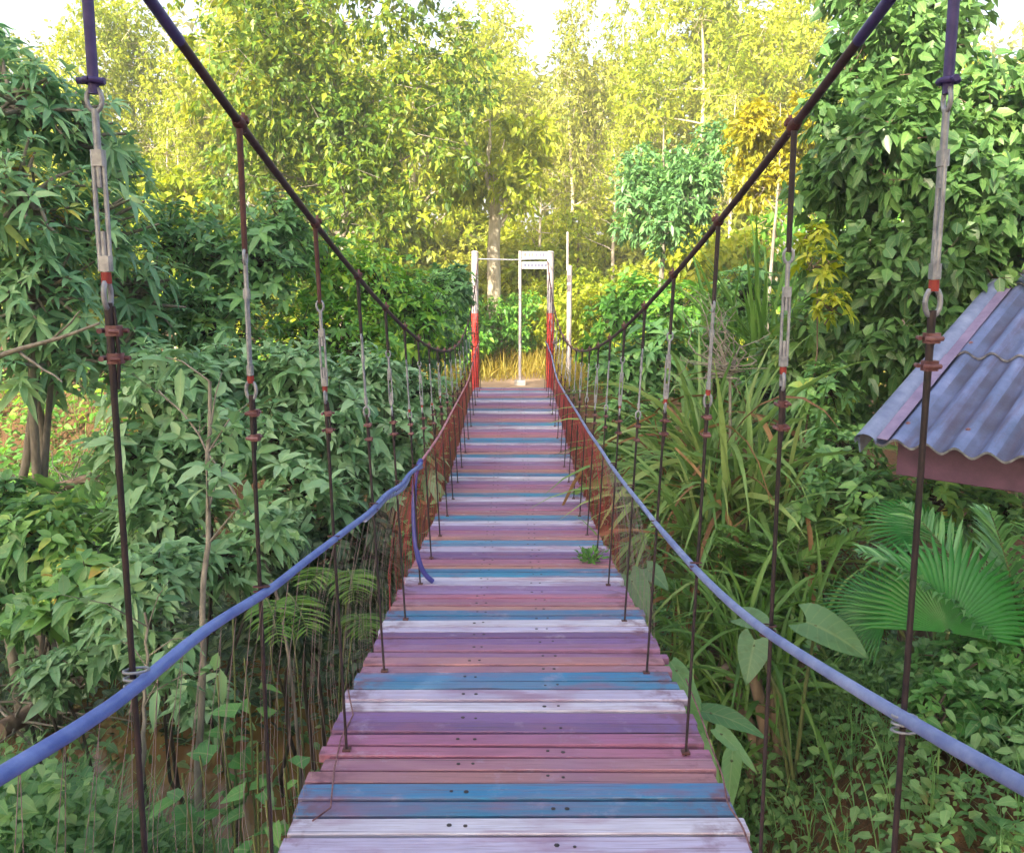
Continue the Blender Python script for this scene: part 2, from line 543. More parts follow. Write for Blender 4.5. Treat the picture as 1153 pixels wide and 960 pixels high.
M['cable'] = worn('rusty_cable', (.035, .018, .022), (.085, .040, .055), 40, .65)
M['cable_blue'] = worn('blue_violet_cable_sleeve', (.035, .025, .13), (.08, .055, .21), 30, .5)
M['rod'] = worn('dark_rod', (.010, .008, .012), (.040, .020, .026), 45, .55)
M['rod_red'] = worn('red_brown_rod', (.05, .015, .015), (.12, .04, .04), 45, .6)
M['zinc'] = worn('zinc_fitting', (.22, .23, .28), (.42, .43, .48), 60, .42, .35)
M['redpaint'] = worn('red_paint', (.40, .025, .02), (.62, .05, .03), 25, .5)
M['rod_nut'] = worn('dull_red_nut', (.20, .02, .02), (.38, .05, .04), 40, .6)
M['clip'] = worn('rusty_clip', (.10, .03, .035), (.28, .14, .15), 60, .6)
M['hose'] = worn('blue_hose', (.075, .12, .40), (.17, .24, .58), 14, .42, spec=.5)
M['hose_dark'] = worn('dark_blue_hose', (.03, .035, .20), (.07, .07, .32), 14, .35)
M['hose_grey'] = worn('grey_blue_hose', (.12, .16, .38), (.26, .31, .54), 16, .45)
M['rope_pink'] = worn('faded_red_rope', (.38, .12, .16), (.50, .28, .34), 50, .8)
M['net'] = worn('brown_net_twine', (.16, .11, .12), (.34, .26, .26), 20, .8)
M['net_red'] = worn('red_net_twine', (.30, .025, .04), (.46, .07, .09), 20, .7)
M['white'] = worn('white_paint', (.20, .17, .19), (.38, .34, .36), 8, .6, lo=.3, hi=.5)
M['sign'] = worn('white_sign_paint', (.30, .28, .34), (.40, .38, .44), 6, .5)
M['ink'] = worn('sign_lettering', (.08, .09, .16), (.12, .12, .2), 6, .6)
M['ink_red'] = worn('red_sign_lettering', (.5, .12, .12), (.55, .16, .15), 6, .6)
M['wood_dark'] = worn('dark_timber', (.06, .04, .04), (.15, .10, .09), 14, .8)
M['fascia'] = worn('purple_brown_board', (.075, .03, .065), (.13, .055, .105), 9, .55)
M['concrete'] = worn('concrete', (.30, .28, .26), (.42, .40, .37), 12, .9)


def roof_mat():
    m, nt, out = new_mat('weathered_corrugated_sheet')
    co = coords(nt)
    n = noise(nt, 3.5, 6, co, .65)
    rot = nt.nodes.new('ShaderNodeMapping')
    rot.vector_type = 'POINT'
    rot.inputs['Rotation'].default_value = (0, 0, R(45))
    lnk(nt, co, rot.inputs['Vector'])
    st = nt.nodes.new('ShaderNodeMapping'); st.inputs['Scale'].default_value = (11, 1.3, 1.3)
    lnk(nt, rot.outputs[0], st.inputs['Vector'])
    n2 = noise(nt, 1.0, 5, st.outputs[0], .65)
    n3 = noise(nt, 60, 3, co)
    c = ramp(nt, n, [(.3, (.07, .10, .20)), (.55, (.12, .16, .32)), (.75, (.19, .23, .42))])
    c = mixc(nt, ramp(nt, n2, [(.50, (0, 0, 0)), (.66, (.65, .65, .65))]), c, (.075, .05, .09))
    c = mixc(nt, ramp(nt, n3, [(.6, (0, 0, 0)), (.7, (.4, .4, .4))]), c, (.12, .09, .13))
    sx = nt.nodes.new('ShaderNodeSeparateXYZ'); lnk(nt, rot.outputs[0], sx.inputs[0])
    ph = math_n(nt, 'COSINE', math_n(nt, 'MULTIPLY', math_n(nt, 'ADD', sx.outputs[0], 2.0), 2 * math.pi / .177))
    # dirt settled in the troughs of the sheets
    dirt = math_n(nt, 'MULTIPLY', ramp(nt, ph, [(0, (.8, .8, .8)), (.16, (0, 0, 0))]), ramp(nt, noise(nt, 2.2, 5, co), [(.38, (.25, .25, .25)), (.6, (1, 1, 1))]))
    c = mixc(nt, dirt, c, (.05, .045, .075))
    principled(nt, out, c, .55, 0, .4, bump=n3, bstr=.2, bdist=.004)
    return m
M['roof'] = roof_mat()
M['verge'] = worn('blue_grey_capping', (.12, .15, .27), (.22, .26, .41), 10, .45)
M['flange'] = worn('mauve_flange', (.15, .12, .22), (.25, .20, .33), 9, .55)
M['sheet_edge'] = worn('sheet_edge', (.10, .10, .12), (.34, .34, .38), 25, .8)


def ground_mat():
    m, nt, out = new_mat('soil_and_litter')
    co = coords(nt)
    n = noise(nt, .6, 5, co, .6)
    n2 = noise(nt, 7, 6, co, .7)
    n3 = noise(nt, 35, 4, co, .7)
    c = ramp(nt, n, [(.3, (.06, .032, .017)), (.5, (.12, .06, .028)), (.7, (.055, .055, .02))])
    c = mixc(nt, ramp(nt, n2, [(.45, (0, 0, 0)), (.65, (.8, .8, .8))]), c, (.15, .075, .03))
    c = mixc(nt, ramp(nt, n3, [(.5, (0, 0, 0)), (.62, (.7, .7, .7))]), c, (.06, .045, .025))
    h = math_n(nt, 'ADD', n2, math_n(nt, 'MULTIPLY', n3, .5))
    principled(nt, out, c, .9, 0, .3, bump=h, bstr=.7, bdist=.06)
    return m
M['ground'] = ground_mat()
M['path'] = worn('sandy_path_soil', (.26, .17, .11), (.42, .30, .21), 5, .95, lo=.3, hi=.7)


def water_mat():
    m, nt, out = new_mat('muddy_water')
    co = coords(nt)
    n = noise(nt, .9, 4, co)
    w = noise(nt, 5, 3, coords(nt, 'Object', (1, .5, 1)))
    c = ramp(nt, n, [(.35, (.13, .065, .028)), (.65, (.24, .125, .05))])
    principled(nt, out, c, .12, 0, .5, bump=w, bstr=.15, bdist=.03)
    return m
M['water'] = water_mat()

# ------------------------------------------------------------------ terrain
DECK_ROWS = [(960, 532), (865, 459), (750, 342), (700, 286), (634, 226), (556, 164), (494, 118), (437, 82)]
DECK_W = 1.25
pp = [at(578, y, F_PX * DECK_W / w) for y, w in DECK_ROWS]
ys_, zs_ = np.array([p[1] for p in pp]), np.array([p[2] for p in pp])
DC = np.polyfit(ys_, zs_, 4, w=[6, 5, 3, 2, 1, 1, 1, 3])
END_Y = float(pp[-1][1]) + 0.1


def zdeck(y):
    if y < ys_[0]:
        s = np.polyval(np.polyder(DC), ys_[0])
        return float(np.polyval(DC, ys_[0]) + s * (y - ys_[0]))
    return float(np.polyval(DC, min(y, END_Y + .5)))


def ss(a, b, x):
    t = np.clip((x - a) / (b - a), 0, 1)
    return t * t * (3 - 2 * t)


ZG = zdeck(END_Y)
ZN = zdeck(0.0)


def ground_z(x, y):
    x = np.asarray(x, float); y = np.asarray(y, float)
    yb = 10.2 + .55 * np.clip(-x - 1.5, 0, 8) + .1 * np.clip(x - 1, 0, 6)
    far = (ZG - .08) * ss(yb, yb + 4.0, y)
    near = (ZN - 0.75) * ss(1.2, -.8, y)
    nl = 1.95 * ss(-.85, -1.6, x) * ss(5.2, 2.6, y) * ss(-9, -5, x)
    near = np.maximum(near, nl)
    right = 2.0 * ss(.75, 2.3, x) * ss(8.8, 3.6, y)
    left = .5 * ss(-2.5, -7, x)
    z = np.maximum(np.maximum(far, near), right) + left * (1 - ss(yb, yb + 4, y)) * .8
    hill = np.clip(y - 26, 0, 300) * .045
    bump = .10 * np.sin(x * 1.7 + y * .6) * np.sin(y * 1.3 - x * .4) + .06 * np.sin(x * 4.1 + 1) * np.sin(y * 3.7)
    flat = ss(1.6, .4, np.abs(x)) * ss(END_Y - 1.5, END_Y, y)
    return z + hill + bump * (1 - flat)


def build_ground():
    xs = np.concatenate([np.linspace(-400, -22, 14), np.linspace(-20, 20, 130), np.linspace(22, 400, 14)])
    ysr = np.concatenate([np.linspace(-300, -16, 10), np.linspace(-14, 34, 150), np.linspace(37, 600, 26)])
    X, Y = np.meshgrid(xs, ysr)
    Z = ground_z(X, np.minimum(Y, 120))
    V = np.stack([X, Y, Z], -1).reshape(-1, 3)
    nx, ny = len(xs), len(ysr)
    i = np.arange(nx - 1)[None, :] + np.arange(ny - 1)[:, None] * nx
    Fq = np.stack([i, i + 1, i + 1 + nx, i + nx], -1).reshape(-1, 4)
    o = mesh_np('ground', V, Fq, 4, M['ground'], None, None, True)
    tag(o, kind='structure')
    # water of the stream, below the deck
    b = MB()
    n = 30
    pts = []
    for k in range(n):
        x = -14 + 18 * k / (n - 1)
        pts.append((x, 5.6 - .18 * x + .5 * math.sin(x * .9), 2.6 + .4 * math.sin(x * 1.7)))
    vs, fs = [], []
    for x, y, w in pts:
        vs += [(x, y - w, .17), (x, y + w, .17)]
    for k in range(n - 1):
        fs.append([2 * k, 2 * k + 2, 2 * k + 3, 2 * k + 1])
    b.add(vs, fs)
    tag(b.build('stream', M['water']), kind='structure')
    # sandy path past the gate, laid on the ground
    b = MB()
    vs, fs = [], []
    rows = 26
    for k in range(rows):
        y = END_Y - .1 + (22.5 - END_Y) * k / (rows - 1)
        cx = .0 + .04 * max(0, y - END_Y) ** 1.6 * .3
        w = .85 + .06 * (y - END_Y) + .1 * math.sin(y * 2.1)
        for j in range(7):
            x = cx + (j / 3 - 1) * w + .05 * math.sin(y * 5 + j)
            vs.append((x, y, float(ground_z(x, y)) + .03 - .05 * abs(j / 3 - 1) ** 4))
    for k in range(rows - 1):
        for j in range(6):
            a = k * 7 + j
            fs.append([a, a + 1, a + 8, a + 7])
    b.add(vs, fs, smooth=True)
    tag(b.build('path', M['path']), kind='structure')


build_ground()

# ------------------------------------------------------------------ the suspension bridge
rng = np.random.default_rng(11)
bridge = empty('suspension_bridge', (0, 0, ZN), 'narrow hanging footbridge of rainbow painted planks over the gully', 'footbridge')
BX = .012   # centre line of the bridge

PAINT = {'W': [(.60, .57, .72), (.66, .64, .78), (.52, .48, .68)],
         'T': [(.025, .20, .40), (.03, .26, .46), (.05, .21, .38)],
         'O': [(.42, .20, .22), (.36, .18, .24), (.46, .23, .20)],
         'P': [(.38, .14, .28), (.34, .17, .33), (.40, .15, .25)],
         'L': [(.22, .12, .31), (.28, .18, .38), (.16, .09, .25)]}
SEQ = ['W', 'W', 'T', 'T', 'O', 'O', 'P', 'P', 'L', 'L']


def build_deck():
    b = MB()
    pitch = .0865
    y = -1.2
    start = 2.005  # a white pair begins here
    k0 = int(round((y - start) / pitch))
    k = k0
    yn = start + k0 * pitch
    while True:
        pw_ = pitch
        if k > 3: pw_ *= rng.uniform(.84, 1.16) * (1.04 if SEQ[k % 10] in 'WT' else .93)
        yc = yn + pw_ / 2; yn += pw_
        if yc > END_Y + .05: break
        s = SEQ[k % 10]
        if k > 9 and rng.random() < .12: s = SEQ[(k + 1) % 10]
        col = np.array(PAINT[s][rng.integers(3)]) * rng.uniform(.84, 1.06)
        sl = (zdeck(yc + .05) - zdeck(yc - .05)) / .1
        ty = np.array([0, 1, sl]); ty /= np.linalg.norm(ty)
        tz = np.array([0, -sl, 1.0]); tz /= np.linalg.norm(tz)
        yaw = rng.normal(0, .0035); roll = rng.normal(0, .004)
        tx = np.array([1, yaw, roll]); tx /= np.linalg.norm(tx)
        hw = DECK_W / 2 + rng.normal(0, .006) + (.022 if rng.random() < .04 else 0)
        gap = rng.uniform(.0045, .0095)
        dz = rng.normal(0, .0025)
        c = np.array([BX + rng.normal(0, .005), yc, zdeck(yc) - .014 + dz])
        b.frame_box(c, tx * hw, ty * (pw_ / 2 - gap), tz * .014, 0, tuple(col), .0022)
        # a pair of nail heads where the stringer runs below
        for xx in (-.17 if k % 2 else .13,):
            for q in (-.02, .025):
                p = c + tx * (xx + q + rng.normal(0, .004)) + tz * .0145 + ty * rng.normal(0, .004)
                b.tube([p, p + tz * .0012], rng.uniform(.005, .008), 6, 1)
        k += 1
    return b.build('deck', [M['deck'], M['rod']], bridge)


build_deck()

# stringers and cross beams under the planks
b = MB()
for sx in (-.36, 0.0, .36):
    pts = [np.array([BX + sx, y, zdeck(y) - .028 - .045]) for y in np.linspace(-1.2, END_Y, 40)]
    V, Fc = [], []
    for p in pts:
        V += [p + (-.03, 0, -.042), p + (.03, 0, -.042), p + (.03, 0, .042), p + (-.03, 0, .042)]
    for q in range(len(pts) - 1):
        for e in range(4):
            Fc.append([4 * q + e, 4 * q + (e + 1) % 4, 4 * q + 4 + (e + 1) % 4, 4 * q + 4 + e])
    b = MB(); b.add(V, Fc)
    b.build('stringer', M['wood_dark'], bridge)


# main cables: lateral offset and drop seen against the deck
XT, XB = .584, .525
GATE_Y = END_Y - .15
_cab = [(160, 0), (268, 137), (345, 246), (395, 311), (428, 347), (450, 367), (468, 379), (480, 386)]
_cp = [at(x, y, F_PX * XT / (577 - x)) for x, y in _cab] + [at(0, 391, 8.2), at(0, 385, 9.6), at(0, 335, 12.4), at(0, 288, 14.3)]
CPOLY = np.polyfit([p[1] for p in _cp], [p[2] for p in _cp], 4)
CABLE_M = 7.8


def zcable(y):
    if y < .9:
        dz = np.polyval(np.polyder(CPOLY), .9)
        return float(np.polyval(CPOLY, .9) + dz * (y - .9))
    return float(np.polyval(CPOLY, y))



for s in (-1, 1):
    ysr = np.linspace(-1.4, GATE_Y, 60)
    pts = [(BX + s * XT, y, zcable(y)) for y in ysr]
    b = MB()
    near = [p for p in pts if p[1] < 1.75]
    far = [p for p in pts if p[1] >= 1.5]
    b.tube(near, .0098, 10, 1)
    b.tube(far, [.0088] * len(far), 10, 0)
    mid = np.array(near[-1])
    b.build('main_cable', [M['cable'], M['cable_blue']], bridge)


def _rail_table(pts, xs):
    out = [at(px, py, F_PX * x / abs(px - 578.0)) for (px, py), x in zip(pts, xs)]
    sl = (out[1] - out[0]) / (out[1][1] - out[0][1])
    first = out[0] + sl * (-1.4 - out[0][1])
    first[0] = out[0][0]
    out = [first] + out
    y = [p[1] for p in out]
    return y + [10.0, 12.0, GATE_Y], [p[2] for p in out] + [zdeck(10) + .66, zdeck(12) + .72, zdeck(GATE_Y) + .80], [abs(p[0] - BX) for p in out] + [.53, .535, .56]


RAIL = {-1: _rail_table([(0, 875), (145, 775), (295, 668), (378, 607), (412, 579), (440, 554), (467, 530), (495, 490), (510, 461)], [.57, .57, .572, .552, .54, .53, .525, .525, .525]),
        1: _rail_table([(1153, 890), (1030, 825), (862, 712), (783, 640), (742, 597), (708, 549), (685, 520), (660, 481), (642, 452)], [.60, .605, .583, .556, .545, .535, .53, .53, .53])}


def rail_pt(s, y):
    """handrail at a distance along the bridge"""
    t = RAIL[s]
    return np.array([BX + s * float(np.interp(y, t[0], t[2])), y, float(np.interp(y, t[0], t[1]))])


def smooth_pts(f, a, b_, n):
    raw = np.array([f(t) for t in np.linspace(a, b_, n)])
    for _ in range(4):
        raw[1:-1] = (raw[:-2] + 2 * raw[1:-1] + raw[2:]) / 4
    return raw


HOSE_END = 4.72
# left: blue hose, then the bare faded rope
ptsL = smooth_pts(lambda d: rail_pt(-1, d), -1.2, HOSE_END, 60)
wr = np.array([0, 0, 1.0])
ptsLw = ptsL + np.stack([.004 * np.sin(np.arange(60) * .9), 0 * np.arange(60), .005 * np.sin(np.arange(60) * .7 + 1)], 1)
b = MB(); b.tube(ptsLw, .0108, 10, 0)
b.build('handrail_hose', M['hose'], bridge)
# a second split hose lying beside it towards the end
b = MB()
p2 = ptsL[42:] + np.array([-.006, 0, -.024]) + np.stack([.01 * np.sin(np.arange(18) * .8), 0 * np.arange(18), .012 * np.sin(np.arange(18) * .6)], 1)
b.tube(p2, .0085, 8, 0)
b.build('handrail_hose', M['hose_grey'], bridge)
ptsLr = smooth_pts(lambda d: rail_pt(-1, d), HOSE_END - .03, GATE_Y - .05, 50)
b = MB(); b.tube(ptsLr, .008, 7, 0)
b.build('handrail_rope', M['rope_pink'], bridge)
# loose dark end of hose dropping to the deck
e = ptsL[-1]
hx = [(467, 531, 4.70), (466, 560, 4.70), (466, 590, 4.70), (468, 615, 4.70), (472, 634, 4.70), (478, 647, 4.72), (487, 655, 4.75)]
pts = [at(*h) for h in hx]
pts = [e + np.array([.0, -.02, .012])] + pts
pts[-1][2] = max(pts[-1][2], zdeck(pts[-1][1]) + .014)
pts = smooth_pts(lambda t: np.array([np.interp(t, range(len(pts)), [p[i] for p in pts]) for i in range(3)]), 0, len(pts) - 1, 24)
b = MB(); b.tube(pts, .0145, 9, 0)
b.build('hose_end', M['hose_dark'], bridge)
# right rail
ptsR = smooth_pts(lambda d: rail_pt(1, d), -1.2, GATE_Y - .05, 110)
ptsR = ptsR + np.stack([.003 * np.sin(np.arange(110) * .5), 0 * np.arange(110), .006 * np.sin(np.arange(110) * .45)], 1)
b = MB(); b.tube(ptsR, [.0112 if p[1] < 3 else .0095 for p in ptsR], 10, 0)
b.build('handrail_hose', M['hose_grey'], bridge)


def suspender(s, k, y):
    top = np.array([BX + s * XT, y, zcable(y)])
    xb = {1: .612, 2: .600, 3: .548}.get(k, XB)
    bot = np.array([BX + s * xb, y + .03, zdeck(y + .03) - .035])
    ax = bot - top; Ln = np.linalg.norm(ax); ax /= Ln
    sd = np.array([0.0, 1, 0]); sd -= ax * sd.dot(ax); sd /= np.linalg.norm(sd)
    lat = np.cross(ax, sd)
    if (k + (s > 0)) % 2: sd, lat = lat, sd
    j = rng.normal(0, .02)
    t0 = min(.36, .18 + .16 * max(0, (zcable(y) - zcable(CABLE_M)) / .9)) + j * .6    # turnbuckle start
    if k == 1: t0 = .315
    tl = .17 + rng.uniform(-.01, .02)
    P = lambda t, a=0, c=0: top + ax * t + sd * a + lat * c
    near_hose = (k == 1)
    # main body: upper rod, then lower rod
    b = MB()
    ur = .0068 if not near_hose else .0082
    b.tube([P(-.004), P(.05), P(t0 - .075)], [ur * 1.05, ur, ur * .9], 8, 2 if near_hose else (1 if k < 4 and s < 0 else 0))
    b.tube([P(t0 + tl + .045), P(t0 + tl + .2), P(Ln * .8), P(Ln)], [.0062, .0050, .0048, .0047], 8, 0)
    # return strand tied beside the lower rod
    b.tube([P(t0 + tl + .05, .006, .003), P(t0 + tl + .12, .009, .004), P(t0 + tl + .17, .005, .003)], .003, 6, 0)
    # knuckle over the cable
    wy = np.array([0, 1.0, (zcable(y + .05) - zcable(y - .05)) / .1]); wy /= np.linalg.norm(wy)
    b.tube([top - wy * .020, top - wy * .006, top + wy * .012, top + wy * .024], [.0105, .0135, .0135, .0105], 10, 1)
    body = b.build('suspender', [M['rod'], M['rod_red'], M['cable_blue']], bridge, origin=top)
    # turnbuckle: eye, screw, two bars, screw, eye
    b = MB()
    b.ring(P(t0 - .068), lat, ax, .0105, .016, .0036)
    b.tube([P(t0 - .055), P(t0 + .01)], .0052, 8)
    bw = .0072
    b.frame_box(P(t0 + .01), ax * .011, sd * .0095, lat * .006, 0, None, .0025)
    b.frame_box(P(t0 + tl - .01), ax * .011, sd * .0095, lat * .006, 0, None, .0025)
    for q in (-bw, bw):
        b.tube([P(t0 + .012, q), P(t0 + tl * .5, q * 1.05), P(t0 + tl - .012, q)], .0034, 7)
    b.tube([P(t0 + .01), P(t0 + .05)], .0045, 7)
    b.tube([P(t0 + tl - .055), P(t0 + tl + .012)], .0045, 7)
    b.ring(P(t0 + tl + .034), sd, ax, .011, .02, .0042)
    b.build('turnbuckle', M['zinc'], body)
    if k <= 9 and (k < 3 or rng.random() < .45):
        b = MB()
        b.tube([P(t0 + tl + .002), P(t0 + tl + .018)], .0078, 6)
        b.build('lock_nut', M['rod_nut'], body)
    # wire clips on the lower rod, and one on the cable
    offs = [t0 + tl + .085, t0 + tl + .135 + rng.uniform(0, .02)] if k != 1 else [t0 + tl + .085, t0 + tl + .125]
    for o in offs:
        b = MB()
        b.frame_box(P(o, .004, .004), ax * .0075, sd * .010, lat * .010, 0, None, .003)
        b.tube([P(o, .004, -.012), P(o, .018, -.010)], .0034, 6)
        b.tube([P(o, .004, .013), P(o, .022, .011)], .0038, 6)
        b.tube([P(o, -.010, -.012), P(o, -.014, 0), P(o, -.010, .013)], .004, 6)
        b.build('wire_clip', M['clip'], body)
    b = MB()
    u = np.array([0, 0, 1.0]); sx = np.array([1.0, 0, 0])
    b.frame_box(top + wy * .014 + u * .012, wy * .007, sx * .016, u * .006, 0, None, .002)
    b.tube([top + wy * .03 - u * .01, top + wy * .032 + u * .034], .0042, 6)
    b.build('cable_clip', M['clip'], body)
    if k == 1:
        b = MB()
        o = t0 - .092
        b.tube([P(o, -.022), P(o, .016)], .0048, 7)
        b.ring(P(o), ax, sd, .0125, .0125, .0042)
        b.build('wire_clip', M['cable_blue'], body)
    # wire lashing where the handrail is tied on
    rp = rail_pt(s, y)
    q = bot + (top - bot) * ((rp[2] - bot[2]) / (top[2] - bot[2]))
    b = MB()
    for t in range(3):
        z = np.array([0, 0, -.012 + .012 * t])
        m_ = (rp + q) / 2
        b.ring(m_ + z, (0, .25, .97), (1, 0, 0), abs(rp[0] - q[0]) / 2 + .016, .017, .0022, 10)
    b.build('wire_lashing', M['zinc'] if k == 1 else M['rod_red'], body)
    # steel foot bolted through the deck
    b = MB()
    b.frame_box(np.array([bot[0], bot[1], zdeck(bot[1]) + .004]), (.013, 0, 0), (0, .013, 0), (0, 0, .004), 0, None, .002)
    b.build('foot_plate', M['rod_red'], body)
    return top, bot


SUS = []
k = 1
y = 1.18
while y < GATE_Y - .3:
    for s in (-1, 1):
        SUS.append((s, k, *suspender(s, k, 1.215 if k == 1 else y + rng.normal(0, .012))))
    # beam that carries the deck between each pair
    b = MB()
    b.box((BX, y + .03, zdeck(y + .03) - .028 - .06), (DECK_W + .02, .06, .055), 0, None, .004)
    b.build('cross_beam', M['wood_dark'], bridge)
    y += .662; k += 1


# netting between handrail and deck
def net(s, y0, y1, step, red_from):
    b = MB()
    y = y0
    while y < y1:
        for lean in (-.07, .07):
            ya = y + rng.normal(0, .004); yb = ya + lean + rng.normal(0, .012)
            if yb > GATE_Y or yb < -.9: continue
            a = rail_pt(s, ya) + np.array([0, 0, -.01])
            c = np.array([BX + s * (DECK_W / 2 - .005), yb, zdeck(yb) - .02])
            sag = rng.uniform(.015, .04)
            m1 = a * .66 + c * .34 + np.array([s * sag, 0, -.01]); m2 = a * .33 + c * .67 + np.array([s * sag, 0, -.01])
            red = ya > red_from + rng.normal(0, .35)
            b.tube([a, m1, m2, c], .0010 if red else .00065, 3, 1 if red else 0, cap=False)
        y += step * (1 if y < 5 else 1.5)
    return b.build('side_net', [M['net'], M['net_red']], bridge)


net(-1, .9, GATE_Y, .095, 4.3)
net(1, 3.6, GATE_Y, .052, 4.8)

# a loose wire wandering along the right edge of the deck
pts = [(772, 770, 3.3), (790, 815, 2.95), (800, 850, 2.75), (815, 878, 2.56), (818, 910, 2.42), (835, 932, 2.33), (845, 965, 2.22)]
pw = []
for px, py, d in pts:
    p = at(px, py, d); p[2] = zdeck(p[1]) + .010; pw.append(p)
pw = smooth_pts(lambda t: np.array([np.interp(t, range(len(pw)), [p[i] for p in pw]) for i in range(3)]), 0, len(pw) - 1, 30)
b = MB(); b.tube(pw, .0028, 5); b.build('tie_wire', M['clip'], bridge)
pw = []
for px, py, d in [(392, 785, 3.2), (398, 815, 2.98), (384, 838, 2.8), (376, 862, 2.6), (372, 905, 2.4), (352, 925, 2.34)]:
    p = at(px, py, d); p[2] = zdeck(p[1]) + .010; pw.append(p)
b = MB(); b.tube(pw, .0026, 5); b.build('tie_wire', M['clip'], bridge)

# gate of posts at the far end and the near pair behind the camera
for yy, zt in ((GATE_Y, None), (-1.3, 2.6)):
    for s in (-1, 1):
        b = MB()
        x = BX + s * (.635 if zt is None else .70)
        z0 = zdeck(yy) - .9
        z1 = at(576, 286, F_PX * 0 + GATE_Y / math.cos(PITCH) * 1.0)[2] if zt is None else zdeck(yy) + zt
        zr = z0 + .9 + (z1 - z0 - .9) * .56
        b.tube([(x, yy, z0), (x, yy, zr)], .062, 14, 1)
        b.tube([(x, yy, zr), (x - s * .005, yy, z1)], .058, 14, 0)
        b.tube([(x - s * .005, yy, z1), (x - s * .005, yy, z1 + .03)], [.068, .045], 14, 0)
        b.build('gate_post', [M['white'], M['redpaint']], bridge)
        if zt is None:
            GZ1 = z1
            b = MB()
            for q in np.arange(zdeck(yy) + .02, zr, .045):
                b.ring((x, yy, q + rng.normal(0, .01)), (rng.normal(0, .15), rng.normal(0, .15), 1), (1, 0, 0), .068, .068, .006, 10)
            b.build('rope_binding', M['redpaint'], bridge)
b = MB()
b.tube([(BX - .63, GATE_Y, GZ1 - .10), (BX, GATE_Y, GZ1 - .115), (BX + .63, GATE_Y, GZ1 - .10)], .011, 6)
b.build('cross_bar', M['zinc'], bridge)

# ------------------------------------------------------------------ small things at the far end
dS = 15.4
x0, y0 = row_at(585.5, dS)
gz = float(ground_z(x0, y0))
sg = empty('sign', (x0, y0, gz), 'white double board sign on a thin pale pole behind the gate', 'sign')
b = MB(); topz = at(585, 283, dS)[2]
b.tube([(x0, y0, gz - .2), (x0, y0, topz)], .028, 10)
b.build('pole', M['white'], sg)
b = MB(); b.box((x0, y0, gz + .05), (.2, .2, .14), 0, None, .02); b.build('footing', M['concrete'], sg)
for (pa, pb, nm, rows) in ((283.5, 292.0, 'board', 'top'), (295.0, 303.0, 'board', 'low')):
    za, zb = at(0, pa, dS)[2], at(0, pb, dS)[2]
    xa, xb = x0 + .03, row_at(617, dS)[0]
    b = MB()
    b.box(((xa + xb) / 2, y0 - .02, (za + zb) / 2), (xb - xa, .02, za - zb), 0, None, .003)
    bo = b.build(nm, M['sign'], sg)
    b = MB()
    w = xb - xa; hgt = za - zb
    # the writing on the photograph is too blurred to read: two rows of small marks
    q = xa + w * .08
    while q < xb - w * .1:
        lw = rng.uniform(.03, .06)
        zz_ = (za + zb) / 2 + (0.0 if rows == 'low' else hgt * .05)
        redm = rows == 'top' and q < xa + w * .4
        b.box((q + lw / 2, y0 - .0325, zz_), (lw * .85, .004, hgt * .42), 1 if redm else 0)
        q += lw + (.012 if rng.random() < .75 else .04)
    b.build('lettering', [M['ink'], M['ink_red']], bo)

dP = 16.2
x1, y1 = row_at(641, dP)
gz = float(ground_z(x1, y1))
ps = empty('white_pole', (x1, y1, gz), 'plain white pole with thinner upper section right of the gate', 'pole')
za, zb = at(0, 299, dP)[2], at(0, 262, dP)[2]
b = MB(); b.tube([(x1, y1, gz - .3), (x1, y1, za)], .05, 10); b.build('lower_tube', M['white'], ps)
b = MB(); b.tube([(x1 - .04, y1, za - .1), (x1 - .045, y1, zb)], .022, 8); b.build('upper_tube', M['white'], ps)


